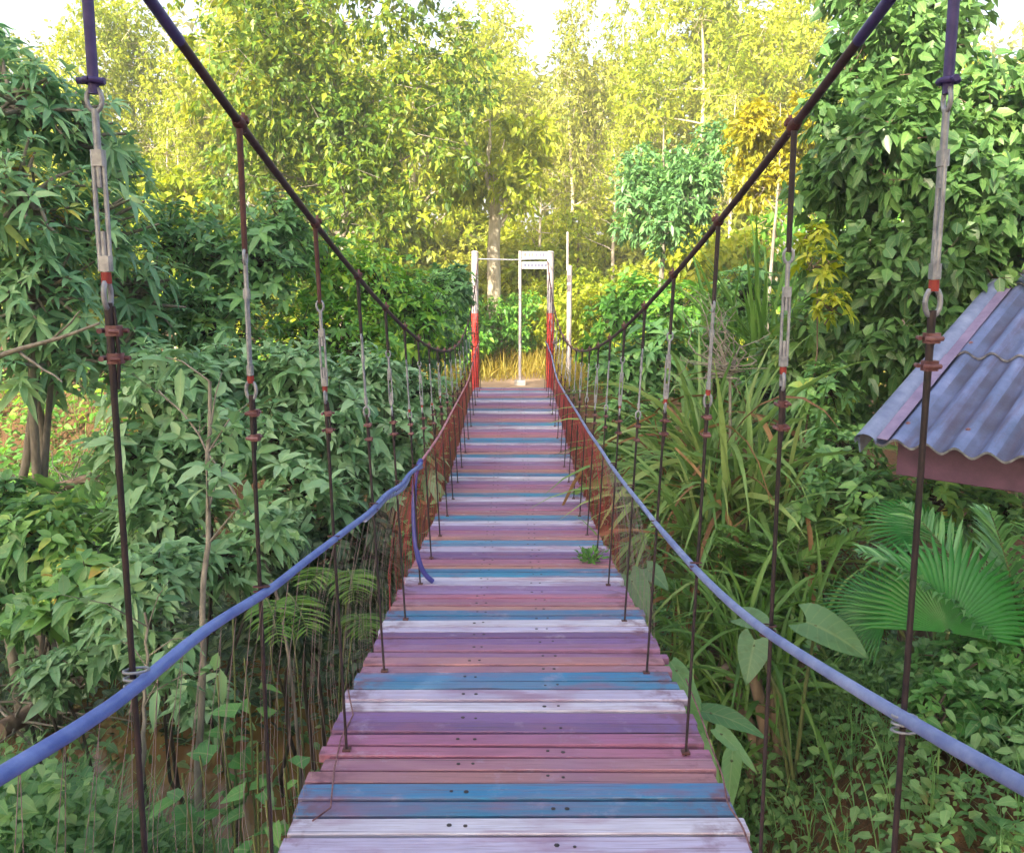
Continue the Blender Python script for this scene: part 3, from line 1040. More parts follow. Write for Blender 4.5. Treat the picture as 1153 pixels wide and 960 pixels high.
# ------------------------------------------------------------------ hut with corrugated roof on the right
def build_hut():
    d0 = 5.4
    c0 = at(976, 497, d0)                       # lowest verge corner of the roof
    a = R(45)
    e = np.array([math.cos(a), -math.sin(a), 0])   # along the eave
    h = np.array([math.sin(a), math.cos(a), 0])    # up the slope, in plan
    tn = .405
    up = h + np.array([0, 0, tn]); up /= np.linalg.norm(up)
    nr = np.cross(e, up)
    if nr[2] < 0: nr = -nr
    EL, SL = 4.2, 3.6                            # eave length, slope length
    zg = float(ground_z(c0[0] + 1.5, c0[1]))
    base = c0 + e * 2 + h * 2
    root = empty('hut', (base[0], base[1], zg), 'open hut with blue grey corrugated roof beside the footbridge', 'hut')
    pitch, amp = .177, .027

    def sheet_row(s0, s1, lift, name, x_off=0.0, side=1):
        b = MB()
        n = int(EL / pitch * 10)
        top, bt = [], []
        lengths = 4
        V, Fc = [], []
        for j in range(lengths + 1):
            t = s0 + (s1 - s0) * j / lengths
            for i in range(n + 1):
                u = .04 + (EL - .04) * i / n
                ph = 2 * math.pi * (u + x_off) / pitch
                hh = amp * math.cos(ph)
                tt = t + (.012 * math.sin(u * 7) if j == 0 else 0)
                p = c0 + e * u + up * tt + nr * (lift + hh + .012 * (1 - (t - s0) / (s1 - s0)))
                V.append(p)
        for j in range(lengths):
            for i in range(n):
                q = j * (n + 1) + i
                Fc.append([q, q + 1, q + n + 2, q + n + 1])
        b.add(V, Fc, 0, None, True)
        # underside and the thick lower edge
        Vb = [p - nr * .017 for p in V]
        b.add(Vb, [f[::-1] for f in Fc], 0, None, True)
        edge = []
        for i in range(n):
            edge.append([i, n + 1 + i, n + 2 + i, i + 1])
        b.add(V[:n + 1] + Vb[:n + 1], edge, 1)
        return b
    rows = [(0.0, 1.5, 0.0), (1.28, 2.78, .014), (2.56, SL, .028)]
    for r in rows:
        sheet_row(r[0], r[1], r[2], 'roof_sheet').build('roof_sheet', [M['roof'], M['sheet_edge']], root)
    # nail caps on the crests
    b = MB()
    for sl in (.22, 1.42, 2.7):
        for q in range(1, int(EL / pitch), 2):
            p = c0 + e * (q * pitch) + up * sl + nr * (amp + (.012 if sl < 1 else .03))
            b.tube([p, p + nr * .008], [.016, .006], 8)
    b.build('nail_cap', M['clip'], root)
    # far slope of the gable, a plain wavy sheet falling away behind the ridge
    b = MB()
    rp = c0 + up * SL
    dn = h * 1.0 - np.array([0, 0, tn]); dn /= np.linalg.norm(dn)
    n = 160; V = []; Fc = []
    n2 = np.cross(dn, e); n2 = n2 if n2[2] > 0 else -n2
    for j in range(2):
        for i in range(n + 1):
            u = .04 + (EL - .04) * i / n
            V.append(rp + e * u + dn * (SL * j) + n2 * (amp * math.cos(2 * math.pi * u / pitch) + .02))
    for i in range(n): Fc.append([i, i + 1, n + 2 + i, n + 1 + i])
    b.add(V, Fc, 0, None, True); b.build('roof_sheet', [M['roof'], M['sheet_edge']], root)
    # rounded verge capping in overlapping lengths
    b = MB()
    for j in range(3):
        s0, s1 = -.03 + 1.28 * j, min(1.30 * (j + 1), SL + .05)
        r0 = .062
        pts, vs, fs = [], [], []
        for q in range(2):
            t = s0 if q == 0 else s1
            for i in range(13):
                an = math.pi * (-.12 + 1.24 * i / 12)
                rr = r0 + .006 * (1 - q)
                vs.append(c0 + up * t + e * (.0 - rr * math.cos(an)) + nr * (.018 + rr * .8 * math.sin(an)))
        for i in range(12): fs.append([i, i + 1, 14 + i, 13 + i])
        b.add(vs, fs, 0, None, True)
    # flat flange of the capping down the outside and over the first corrugation
    for off, w in ((.085, .05),):
        b.frame_box(c0 + up * (SL / 2) + e * off + nr * .032, up * (SL / 2), e * w, nr * .003, 1)
    b.frame_box(c0 + up * (SL / 2) - e * .052 - nr * .03, up * (SL / 2), e * .006, nr * .055, 0)
    b.build('verge_capping', [M['verge'], M['flange']], root)
    b = MB(); b.tube([rp + e * -.03 + nr * .04, rp + e * EL + nr * .04], .075, 12); b.build('ridge_capping', M['verge'], root)
    # fascia board under the eave
    b = MB()
    f0 = c0 + up * .16 - nr * .045
    b.frame_box(f0 + e * (EL / 2 + .09) + np.array([0, 0, -.105]), e * (EL / 2 - .05), h * .014, np.array([0, 0, .13]), 0, None, .004)
    b.build('fascia_board', M['fascia'], root)
    b = MB()
    for sl in np.linspace(.2, SL - .1, 5):
        p = c0 + up * sl - nr * .085
        b.frame_box(p + e * (EL / 2 + .07), e * (EL / 2 - .06), h * .03, np.array([0, 0, .045]))
    b.build('purlin', M['wood_dark'], root)
    for u, v in ((.98, .32), (3.9, .32), (.98, 6.4), (3.9, 6.4)):
        p = c0 + e * u + h * v
        zt = c0[2] + tn * min(v, 2 * SL * .95 - v) - .1
        b = MB(); zb = float(ground_z(p[0], p[1])) - .1
        b.box((p[0], p[1], (zt + zb) / 2), (.08, .08, zt - zb), 0, None, .006)
        b.build('post', M['wood_dark'], root)


build_hut()


# ------------------------------------------------------------------ plants
def limb_tubes(b, rng, trunk_pts, trunk_r, clumps, mi=0, n=6):
    T = np.array(trunk_pts)
    for c, r in clumps:
        zc = c[2] - .35 * np.linalg.norm(c[:2] - T[-1][:2])
        i = int(np.argmin(np.abs(T[:, 2] - min(zc, T[-1][2]))))
        i = min(max(i, len(T) // 4), len(T) - 1)
        a = T[i]
        r0 = max(.012, trunk_r[i] * .55)
        b.tube(wob(rng, a, c + r * np.array([0, 0, -.1]), 5, .08 * np.linalg.norm(c - a)), [r0 * (1 - .15 * q) for q in range(6)], n, mi, cap=False)


def twig_tubes(b, base, tip, rng, frac, r, mi=0):
    k = np.where(rng.random(len(base)) < frac)[0]
    for i in k:
        d = tip[i] - base[i]
        b.tube([base[i] - d * .6, base[i], tip[i]], [r * 1.3, r, r * .4], 3, mi, cap=False)


def tree_arrays(seed, H, crown_c, crown_r, k, nleaf, L, W, trunk_r, simple=True, cs=(.3, .5), low=-.7, per=10, lean=0.0, twig=.12, spread=.5, hang=.25, extra=None, flat=.55):
    rg = np.random.default_rng(seed)
    cl = make_clumps(rg, crown_c, crown_r, k, cs, low)
    if extra: cl += extra
    lv = Leaves()
    base, tip = crown_leaves(lv, rg, cl, nleaf, L, W, simple, per, spread=spread, hang=hang, flat=flat)
    b = MB()
    top = np.array([crown_c[0] + lean, crown_c[1], crown_c[2] + crown_r[2] * .55])
    tp = wob(rg, (0, 0, -.4), top, 10, H * .012)
    tr = [trunk_r * (1.25 if i == 0 else 1 - .085 * i) for i in range(11)]
    b.tube(tp, tr, 9, 0)
    limb_tubes(b, rg, tp, tr, cl)
    twig_tubes(b, base, tip, rg, twig, max(.006, L * .04))
    return lv, b


def tree_obj(name, label, cat, leaf, bark, loc, rz=0, scale=1.0, group=None, **kw):
    lv, b = tree_arrays(**kw)
    root = empty(name, (0, 0, 0), label, cat, group)
    b.build('trunk' if cat == 'tree' else 'stem', bark, root)
    lv.build('crown' if cat == 'tree' else 'foliage', leaf, root)
    root.location = loc
    root.rotation_euler = (0, 0, rz)
    root.scale = (scale,) * 3
    return root


def copy_thing(src, label, loc, rz, scale=1.0, group=None, leaf=None):
    c = src.copy(); COL.objects.link(c)
    c['label'] = label
    if group: c['group'] = group
    for ch in [o for o in COL.objects if o.parent == src]:
        k = ch.copy(); COL.objects.link(k); k.parent = c
        if leaf is not None and ch.name.split('.')[0] in ('crown', 'foliage'):
            k.material_slots[0].link = 'OBJECT'
            k.material_slots[0].material = leaf
    c.location = loc; c.rotation_euler = (0, 0, rz)
    c.scale = (scale,) * 3 if not hasattr(scale, '__len__') else scale
    return c


def spot(px, d, sink=0.0):
    x, y = row_at(px, d)
    return (x, y, float(ground_z(x, y)) - sink)


def top_h(py, px, d):
    """height above ground that reaches picture row py at depth d"""
    x, y = row_at(px, d)
    return CAM[2] + (HORIZON - py) / F_PX * d - float(ground_z(x, y))


# --- the wood behind the gate: four kinds of tree
FT = []
FT.append(tree_obj('forest_tree', 'tall yellow green tree rising straight above the gate posts', 'tree', M['leaf_far'], M['bark_pale'], (0, 0, 0),
                   seed=1, H=12, crown_c=(0, 0, 6.8), crown_r=(3.0, 3.0, 5.4), k=20, nleaf=19000, L=.18, W=.09, trunk_r=.16, cs=(.26, .42)))
FT.append(tree_obj('forest_tree', 'yellow green tree', 'tree', M['leaf_farolive'], M['bark_pale'], (0, 0, 0),
                   seed=2, H=12, crown_c=(.3, 0, 7.4), crown_r=(2.4, 2.4, 5.0), k=16, nleaf=11000, L=.17, W=.075, trunk_r=.12, cs=(.24, .40), twig=.3, hang=.4))
FT.append(tree_obj('forest_tree', 'broad tree', 'tree', M['leaf_far'], M['bark_pale'], (0, 0, 0),
                   seed=3, H=11, crown_c=(0, 0, 6.0), crown_r=(3.6, 3.6, 5.2), k=22, nleaf=21000, L=.19, W=.10, trunk_r=.18, cs=(.26, .42)))

FT.append(tree_obj('forest_tree', 'sparse tree', 'tree', M['leaf_far'], M['bark_pale'], (0, 0, 0),
                   seed=4, H=12, crown_c=(.2, 0, 7.6), crown_r=(1.9, 1.9, 4.6), k=18, nleaf=3600, L=.15, W=.07, trunk_r=.13, cs=(.2, .36), twig=1.0, hang=.3))
far_spec = [  # px, depth, top row, kind, rot, leaf, label
    (566, 33, 12, 0, .4, None, 'tall yellow green tree rising straight above the gate opening'),
    (470, 30, 18, 2, 1.1, 'leaf_far', 'rounded yellow tree left of the gate, its top below the open sky'),
    (640, 29, 8, 1, 2.0, None, 'thin olive tree with pale branches right above the white sign'),
    (705, 31, -25, 1, 3.1, 'leaf_far', 'slim yellowish tree right of the sky gap above the gate'),
    (780, 27, -45, 0, 4.3, 'leaf_far', 'tall lime tree behind the dark round tree on the right bank'),
    (868, 30, -18, 2, 5.0, 'leaf_far', 'wide bright yellow tree behind the upper right cable'),
    (318, 28, -40, 2, 2.6, 'leaf_far', 'big yellow tree behind the dark green tree left of the gate'),
    (205, 25, 66, 1, .9, 'leaf_far', 'sparse yellow tree with white twigs under the left sky gap'),
    (125, 26, -12, 0, 3.7, 'leaf_far', 'yellow green tree showing beside the leftmost hanger'),
    (40, 28, 40, 2, 4.9, 'leaf_farolive', 'olive tree behind the dark whorled leaf tree at far left'),
    (980, 28, -30, 0, 1.9, 'leaf_far', 'yellow green tree hidden behind the climber covered tree'),
    (-60, 26, 50, 0, .2, 'leaf_farolive', 'olive green tree at the far left end of the wood'),
    (1120, 30, 90, 2, .7, 'leaf_farolive', 'low olive tree seen right of the climber covered tree'),
]
nat = [12.2, 12.4, 11.2, 12.2]
far_spec += [(195, 19, 100, 3, .5, 'leaf_far', 'sparse whitish branched tree left of the second left hanger'), (690, 23, 110, 3, 2.2, 'leaf_far', 'sparse pale branched tree left of the dark rounded tree'),
             (610, 24, 120, 3, 3.3, 'leaf_far', 'sparse pale stemmed tree above the sign boards'), (820, 22, 60, 3, 4.4, 'leaf_farolive', 'sparse pale tree behind the golden leafed shrub'),
             (330, 23, 40, 3, 5.2, 'leaf_far', 'sparse pale tree at the left side of the layered green tree')]
used = set()
for px, d, ty, kd, rz, lf, lab in far_spec:
    sc = top_h(ty, px, d) / nat[kd]
    L = spot(px, d)
    if kd not in used:
        used.add(kd)
        o = FT[kd]; o['label'] = lab; o['group'] = 'trees of the wood behind the gate'
        o.location = L; o.rotation_euler = (0, 0, rz); o.scale = (sc,) * 3
        if lf:
            for ch in o.children:
                if ch.name.startswith('crown'):
                    ch.material_slots[0].link = 'OBJECT'; ch.material_slots[0].material = M[lf]
    else:
        copy_thing(FT[kd], lab, L, rz, sc, 'trees of the wood behind the gate', M[lf] if lf else None)

# the deep wood behind them reads as one mass
def far_wood():
    lv = Leaves(); rg = np.random.default_rng(21)
    for i in range(34):
        px = rg.uniform(-500, 1650); d = rg.uniform(40, 62)
        t = 30 + 45 * math.sin(px * .02) + rg.uniform(-40, 30)
        if 440 < px < 730: t = rg.uniform(20, 80)
        x, y = row_at(px, d); g = float(ground_z(x, y))
        H = max(6.0, top_h(t, px, d))
        cl = make_clumps(rg, (x, y, g + H * .55), (4.2, 4.0, H * .46), 14, (.28, .45))
        crown_leaves(lv, rg, cl, 2600, .5, .28, True, 8)
    V, Fc, rn = lv.arrays()
    o = mesh_np('far_wood', V, Fc, 3, M['leaf_farolive'], rn)
    return tag(o, 'mass of pale olive wood on the rise far behind the gate', 'wood', kind='stuff')


far_wood()

# pale bare trunk behind the gate
b = MB(); L = spot(556, 20)
rg = np.random.default_rng(5)
root = empty('pale_tree', L, 'tree with thick pale bare trunk standing behind the left gate post', 'tree')
g = np.array(L)
H = top_h(200, 556, 20)
b.tube(wob(rg, g + (0, 0, -.3), g + (.0, 0, H), 8, .12), [.20, .18, .17, .16, .16, .15, .14, .12, .09], 12)
for q in range(5):
    a = g + np.array([0, 0, H * (.7 + .06 * q)])
    b.tube(wob(rg, a, a + np.array([rg.normal(0, 1), rg.normal(0, 1), 1.6]), 5, .1), [.06, .05, .04, .03, .02, .012], 6)
b.build('trunk', M['bark_pale'], root)
lv = Leaves()
crown_leaves(lv, rg, make_clumps(rg, g * 0 + (0, 0, H * 1.05), (1.7, 1.7, 1.4), 9), 3200, .2, .1, True)
lv.build('crown', M['leaf_far'], root)

# dark green layered tree left of the gate
d = 17.5
tree_obj('broadleaf_tree', 'large mid green tree with layered branches left of the gate', 'tree', M['leaf_layer'], M['bark_grey'], spot(385, d), rz=.3,
         seed=31, H=9, crown_c=(0, 0, top_h(120, 385, d)), crown_r=(2.9, 2.4, 3.9), k=24, nleaf=22000, L=.165, W=.085, trunk_r=.16, cs=(.24, .42), low=-.9)
d = 15
tree_obj('broadleaf_tree', 'dark green rounded tree on the right bank above the cable', 'tree', M['leaf_dark'], M['bark_grey'], spot(742, d), rz=.3,
         seed=32, H=6, crown_c=(0, 0, top_h(205, 742, d)), crown_r=(1.15, 1.1, 1.5), k=14, nleaf=9500, L=.13, W=.065, trunk_r=.08, cs=(.22, .5), low=-.9)
tree_obj('golden_shrub', 'golden yellow leafed shrub behind the right cable clip', 'shrub', M['leaf_orange'], M['bark_grey'], spot(868, 13.5), rz=.3,
         seed=33, H=6, crown_c=(0, 0, top_h(165, 868, 13.5)), crown_r=(.8, .8, 1.0), k=9, nleaf=5000, L=.11, W=.055, trunk_r=.05, cs=(.3, .5), low=-.9)

# --- shrubs that close the wood's foot (fine leaved, green in the light)
SH = tree_obj('bank_shrub', 'x', 'shrub', M['leaf_mid'], M['bark'], (0, 0, 0), seed=41, H=3, crown_c=(0, 0, 1.5), crown_r=(1.7, 1.4, 1.5), k=12,
              nleaf=6000, L=.17, W=.09, trunk_r=.05, cs=(.3, .5), low=-.9)
SH2 = tree_obj('bank_shrub', 'x', 'shrub', M['leaf_far'], M['bark'], (0, 0, 0), seed=42, H=3, crown_c=(0, 0, 1.6), crown_r=(1.8, 1.6, 1.6), k=12,
               nleaf=6000, L=.18, W=.09, trunk_r=.05, cs=(.3, .5), low=-.9)
shr = [  # px, depth, top row, source, leaf, label
    (565, 19.5, 318, 0, 'leaf_mid', 'dense green shrub between the gate posts'),
    (508, 17.5, 300, 0, 'leaf_mid', 'leafy shrub immediately left of the left gate post'),
    (628, 20.5, 292, 1, 'leaf_far', 'bright yellow shrub directly behind the sign pole'),
    (680, 18, 300, 1, 'leaf_far', 'yellow green shrub right of the plain white pole'),
    (735, 20, 290, 1, 'leaf_far', 'bright shrub under the dark rounded tree'),
    (600, 24, 270, 1, 'leaf_far', 'tall yellow shrub behind the sign boards'),
    (530, 25, 262, 1, 'leaf_farolive', 'olive shrub behind the pale bare trunk'),
    (455, 21, 290, 1, 'leaf_far', 'yellow shrub under the layered green tree'),
    (360, 20, 260, 1, 'leaf_far', 'sunlit shrub behind the second hanger on the left'),
    (270, 20, 200, 1, 'leaf_far', 'bright yellow shrub left of the layered green tree'),
    (185, 19, 190, 1, 'leaf_far', 'yellow shrub at the foot of the white twigged tree'),
    (90, 19, 170, 1, 'leaf_far', 'yellow shrub behind the leftmost hanger'),
    (0, 21, 170, 1, 'leaf_far', 'sunny shrub at the far left edge of the wood'),
    (820, 19, 230, 1, 'leaf_far', 'yellow green shrub below the golden leafed one'),
    (900, 18, 200, 0, 'leaf_mid', 'green shrub behind the edge of the climber covered tree'),
    (420, 27, 215, 1, 'leaf_far', 'tall yellow shrub between the layered tree and the pale trunk'),
    (500, 28, 235, 1, 'leaf_farolive', 'olive shrub deep in the wood above the left gate post'),
    (650, 27, 225, 1, 'leaf_far', 'tall yellow shrub deep in the wood above the plain white pole'),
    (570, 30, 225, 1, 'leaf_far', 'tall shrub deep in the wood above the gate bar'),
    (720, 26, 235, 1, 'leaf_far', 'yellow shrub behind the lower left side of the dark rounded tree'),
    (790, 25, 215, 1, 'leaf_farolive', 'olive shrub behind the upper right main cable'),
    (330, 26, 200, 1, 'leaf_far', 'yellow shrub seen under the right side of the layered tree crown'),
]
used = set()
for i, (px, d, ty, sk, lf, lab) in enumerate(shr):
    src = (SH, SH2)[sk]
    sc = max(.5, top_h(ty, px, d) / 3.15)
    L = spot(px, d, .1)
    if sk not in used:
        used.add(sk)
        src['label'] = lab; src.location = L; src.scale = (sc,) * 3; src.rotation_euler = (0, 0, i); src['group'] = 'shrubs at the foot of the wood'
        for ch in src.children:
            if ch.name.startswith('foliage'):
                ch.material_slots[0].link = 'OBJECT'; ch.material_slots[0].material = M[lf]
    else:
        copy_thing(src, lab, L, i * 1.3, (max(sc, .8) if sc < 1.6 else 1.3, max(sc, .8) if sc < 1.6 else 1.3, sc), 'shrubs at the foot of the wood', M[lf])


# --- large leaved plants on the left bank
def whorl_leaves(lv, rng, tips, dirs, nl, L, W, droop=.35, simple=False, fold=.3, tilt=.35, tint=0.0):
    """whorls of long leaves at shoot ends"""
    n = len(tips)
    u = nrm(dirs)
    ref = np.where(np.abs(u[:, 2:3]) < .9, np.array([0, 0, 1.0]), np.array([1.0, 0, 0]))
    a = nrm(np.cross(u, ref)); c = np.cross(u, a)
    if not hasattr(tint, '__len__'):
        tint = rng.normal(tint, .16, n) + (rng.random(n) < .05) * .6
    size = rng.uniform(.5, 1.2, n) ** 1.0
    for k in range(nl):
        an = 2 * math.pi * (k + rng.uniform(-.3, .3, n)) / nl
        rad = a * np.cos(an)[:, None] + c * np.sin(an)[:, None]
        D = rad + u * (tilt + rng.normal(0, .25, n))[:, None]
        N = u * 1.0 + rng.normal(0, .25, (n, 3)) + np.array([0, 0, .3])
        s = rng.uniform(.6, 1.2, n) * size
        lv.add(tips + u * (rng.uniform(-.25, .05, n) * L)[:, None], D, N, L * s, W * s, rng, simple, fold, droop, tint=tint)


def shoot_plant(name, label, cat, loc, leaf, bark, seed, clumps, nshoots, nl, L, W, stem_r=.02, droop=.35, group=None, tilt=.35, stems=None, mixed=0.0):
    rg = np.random.default_rng(seed)
    root = empty(name, (0, 0, 0), label, cat, group)
    lv = Leaves(); b = MB()
    C = np.array([c for c, r in clumps]); RR = np.array([r for c, r in clumps])
    w = RR.prod(1) ** (2 / 3.); w /= w.sum()
    k = rg.choice(len(C), nshoots, p=w)
    u = rdir(rg, nshoots); u[:, 2] += .25; u = nrm(u)
    tips = C[k] + RR[k] * u * rg.uniform(.35, 1.05, nshoots)[:, None]
    dirs = nrm(u * .6 + np.array([0, 0, .45]) + rdir(rg, nshoots) * .4)
    whorl_leaves(lv, rg, tips, dirs, nl, L, W, droop, tilt=tilt)
    if mixed:
        crown_leaves(lv, rg, clumps, int(nshoots * nl * mixed), L * .52, W * .6, False, 8)
    # stems: from the ground to each clump, and a twig to each shoot
    for c, r in clumps[::3]:
        ft = np.array([c[0] * .35 + rg.normal(0, .12), c[1] * .35 + rg.normal(0, .12), -.3])
        b.tube(wob(rg, ft, c, 6, .12), [stem_r * (1.3 - .14 * q) for q in range(7)], 6, 0, cap=False)
    for i in range(nshoots):
        if rg.random() < .55:
            b.tube([C[k[i]] + rg.normal(0, .05, 3), (C[k[i]] + tips[i]) / 2 + rg.normal(0, .04, 3), tips[i]], [stem_r * .5, stem_r * .35, stem_r * .2], 4, 0, cap=False)
    b.build('trunk' if cat == 'tree' else 'stem', bark, root)
    lv.build('crown' if cat == 'tree' else 'foliage', leaf, root)
    root.location = loc
    return root


def local_clumps(loc, lst):
    """clumps given as (px, py, depth, radius px) in the photograph -> plant space"""
    out = []
    for px, py, d, r in lst:
        p = at(px, py, d) - np.array(loc)
        rr = r / F_PX * d
        out.append((p, np.array([rr, rr * .9, rr * .85])))
    return out


# tree at the far left with whorls of long drooping leaves
L = spot(-30, 7.2)
cl = local_clumps(L, [(30, 120, 7.0, 70), (90, 150, 7.4, 60), (-50, 150, 7.2, 90), (20, 230, 6.6, 85), (100, 260, 7.2, 75), (150, 330, 7.8, 60), (40, 330, 6.8, 80), (-60, 330, 6.8, 90),
                      (120, 190, 8.0, 50), (60, 400, 7.0, 70), (140, 405, 7.4, 55), (-30, 60, 7.6, 50)])
shoot_plant('whorled_tree', 'dark blue green tree with whorled drooping leaves behind leftmost hanger', 'tree', L, M['leaf_blue'], M['bark_grey'], 51, cl, 1050, 7, .21, .062, .05, .4)

# shrubs of the left bank, each with its own size of leaf
lb = [
    ('broad_leaf_shrub', 'leafy green shrub behind the second left hanger, tallest on that bank', 'leaf_dark', 8.6, 250, [(200, 280, 8.8, 70), (280, 300, 8.8, 70), (240, 370, 8.4, 75), (320, 260, 9.2, 55), (180, 360, 8.4, 60)], 330, 7, .20, .085, 61),
    ('broad_leaf_shrub', 'green shrub below the main cable between third and fifth left hangers', 'leaf_mid', 9.6, 390, [(370, 310, 9.8, 60), (430, 330, 9.8, 60), (400, 390, 9.4, 65), (470, 360, 10, 50), (350, 380, 9.4, 55)], 360, 7, .17, .075, 62),
    ('broad_leaf_shrub', 'green shrub left of the red net, above the pale bank', 'leaf_dark', 10.8, 480, [(480, 350, 11, 45), (505, 330, 11.4, 40), (450, 420, 10.4, 45), (495, 390, 11.6, 35)], 260, 7, .17, .08, 63),
    ('broad_leaf_shrub', 'grey green shrub with large pointed leaves between first two left hangers', 'leaf_grey', 6.3, 200, [(190, 440, 6.2, 65), (150, 520, 6.0, 60), (230, 500, 6.2, 60), (250, 420, 6.6, 50), (190, 580, 5.9, 60)], 230, 6, .23, .095, 64),
    ('broad_leaf_shrub', 'grey green shrub with large leaves crossing the third left hanger', 'leaf_grey', 6.6, 340, [(330, 430, 6.8, 60), (300, 500, 6.4, 55), (370, 480, 6.8, 60), (340, 560, 6.2, 60), (410, 430, 7.4, 50)], 240, 6, .22, .09, 65),
    ('broad_leaf_shrub', 'leafy shrub at the left net, behind the loose hose end', 'leaf_grey', 7.4, 430, [(430, 490, 7.4, 50), (460, 450, 8.0, 45), (400, 540, 7.0, 50), (450, 530, 7.6, 45)], 200, 7, .18, .085, 66),
    ('broad_leaf_shrub', 'low dark large leaf shrub over the gully left of first left hanger', 'leaf_dark', 6.0, 60, [(60, 610, 6.0, 60), (20, 580, 6.4, 50), (110, 660, 5.6, 55), (50, 690, 5.6, 45), (-20, 640, 6.0, 60)], 170, 6, .26, .12, 67),
    ('broad_leaf_shrub', 'pale green shrub with upright leaf whorls just above the blue handrail', 'leaf_grey', 4.9, 165, [(165, 650, 4.8, 45), (140, 690, 4.7, 35), (200, 640, 5.0, 40), (300, 600, 5.4, 45), (250, 640, 5.2, 40)], 110, 6, .20, .075, 68),
    ('broad_leaf_shrub', 'dark shrub hanging over the stream behind the left net', 'leaf_shade', 6.4, 370, [(350, 620, 6.2, 50), (400, 600, 6.6, 45), (300, 650, 6.0, 45), (420, 640, 6.6, 35), (385, 680, 6.6, 40), (330, 710, 6.4, 40), (290, 700, 6.2, 35)], 230, 7, .16, .08, 69),
    ('broad_leaf_shrub', 'low leafy shrub over the mud between the first two left hangers', 'leaf_grey', 5.2, 190, [(190, 740, 5.0, 40), (120, 730, 5.2, 40), (230, 790, 4.8, 35), (60, 760, 5.2, 40)], 110, 6, .16, .07, 70),
]
for nm, lab, lf, d, px, cls, ns, nl, Ll, Wl, sd in lb:
    L = spot(px, d)
    shoot_plant(nm, lab, 'shrub', L, M[lf], M['bark_dark'], sd, local_clumps(L, cls), int(ns * 1.5), nl, Ll * .82, Wl * .82, .016, .3, 'shrubs along the left bank', mixed=.6)

# slim saplings on the left bank
def sapling(label, pts, rad, leaf, seed, nleaf, L, W, name='sapling'):
    rg = np.random.default_rng(seed)
    P = [at(*p) for p in pts]
    base = P[0].copy(); base[2] = float(ground_z(base[0], base[1]))
    root = empty(name, tuple(base), label, 'sapling')
    b = MB()
    P = [np.array([base[0], base[1], base[2] - .2])] + P
    P = smooth_pts(lambda t: np.array([np.interp(t, range(len(P)), [p[i] for p in P]) for i in range(3)]), 0, len(P) - 1, 18)
    P = P + rg.normal(0, .008, P.shape)
    b.tube(P, np.linspace(rad, rad * .45, 18), 7)
    lv = Leaves()
    for q in range(6):
        i = rg.integers(8, 18)
        e = P[i] + np.array([rg.normal(0, .25), rg.normal(0, .25), rg.uniform(.05, .4)])
        b.tube([P[i], (P[i] + e) / 2 + (0, 0, .04), e], [rad * .3, rad * .2, rad * .1], 4)
        n = nleaf // 6
        tt = rg.uniform(.3, 1.05, n)[:, None]
        pos = P[i] + (e - P[i]) * tt
        D = rdir(rg, n) * .8 + nrm((e - P[i])[None]) * .5
        lv.add(pos, D, rdir(rg, n) * .5 + np.array([0, 0, .8]), L * rg.uniform(.7, 1.2, n), W, rg, False, .3, .3)
    b.build('trunk', M['bark_grey'], root)
    lv.V = [v - base for v in lv.V]
    lv.build('crown', leaf, root)


sapling('thin pale sapling trunk rising through the blue handrail left of second hanger', [(222, 930, 4.2), (226, 780, 4.3), (232, 640, 4.4), (234, 520, 4.6), (238, 430, 4.7)], .022, M['leaf_grey'], 71, 60, .16, .07)
sapling('short whitish stick sapling just right of the leftmost hanger', [(160, 860, 4.0), (163, 780, 4.1), (166, 690, 4.2)], .014, M['leaf_grey'], 72, 40, .14, .06)
sapling('slim forked sapling behind the second left hanger', [(330, 690, 5.2), (268, 560, 5.4), (210, 470, 5.6), (180, 440, 5.7)], .012, M['leaf_grey'], 73, 40, .16, .06)

# bare branch reaching across at far left
b = MB(); rg = np.random.default_rng(9)
root = empty('bare_branch', tuple(at(-20, 408, 5.2)), 'bare grey branch reaching in from far left to first hanger', 'branch')
b.tube(wob(rg, at(-20, 408, 5.2), at(112, 364, 5.0), 8, .03), np.linspace(.02, .008, 9), 6)
b.tube(wob(rg, at(20, 395, 5.15), at(70, 430, 5.0), 5, .02), np.linspace(.011, .005, 6), 5)
b.tube(wob(rg, at(60, 381, 5.1), at(90, 350, 5.0), 5, .02), np.linspace(.009, .004, 6), 5)
b.build('branch_wood', M['bark_grey'], root)

# fallen trunks on the left
def log(label, p0, p1, r, seed):
    rg = np.random.default_rng(seed)
    a, c = at(*p0), at(*p1)
    root = empty('fallen_trunk', tuple(a), label, 'fallen trunk')
    b = MB(); b.tube(wob(rg, a, c, 10, .06), np.linspace(r, r * .6, 11) * rg.uniform(.88, 1.1, 11), 10)
    b.build('trunk', M['bark'], root)
    b = MB()
    for q in range(26):
        t = rg.uniform(.05, .7); s = a + (c - a) * t
        e = s + np.array([rg.normal(0, .35), rg.normal(0, .2), rg.normal(.1, .25)])
        b.tube(wob(rg, s, e, 4, .06), [.012, .01, .008, .006, .004], 4)
    b.build('dead_twig', M['bark_grey'], root)


log('reddish brown fallen trunk with tangled dead twigs beside the leftmost hanger', (0, 822, 6.0), (150, 742, 7.0), .07, 1)
log('brown fallen log lying in the sunlit patch at far left', (30, 560, 12.6), (110, 535, 12.8), .10, 2)

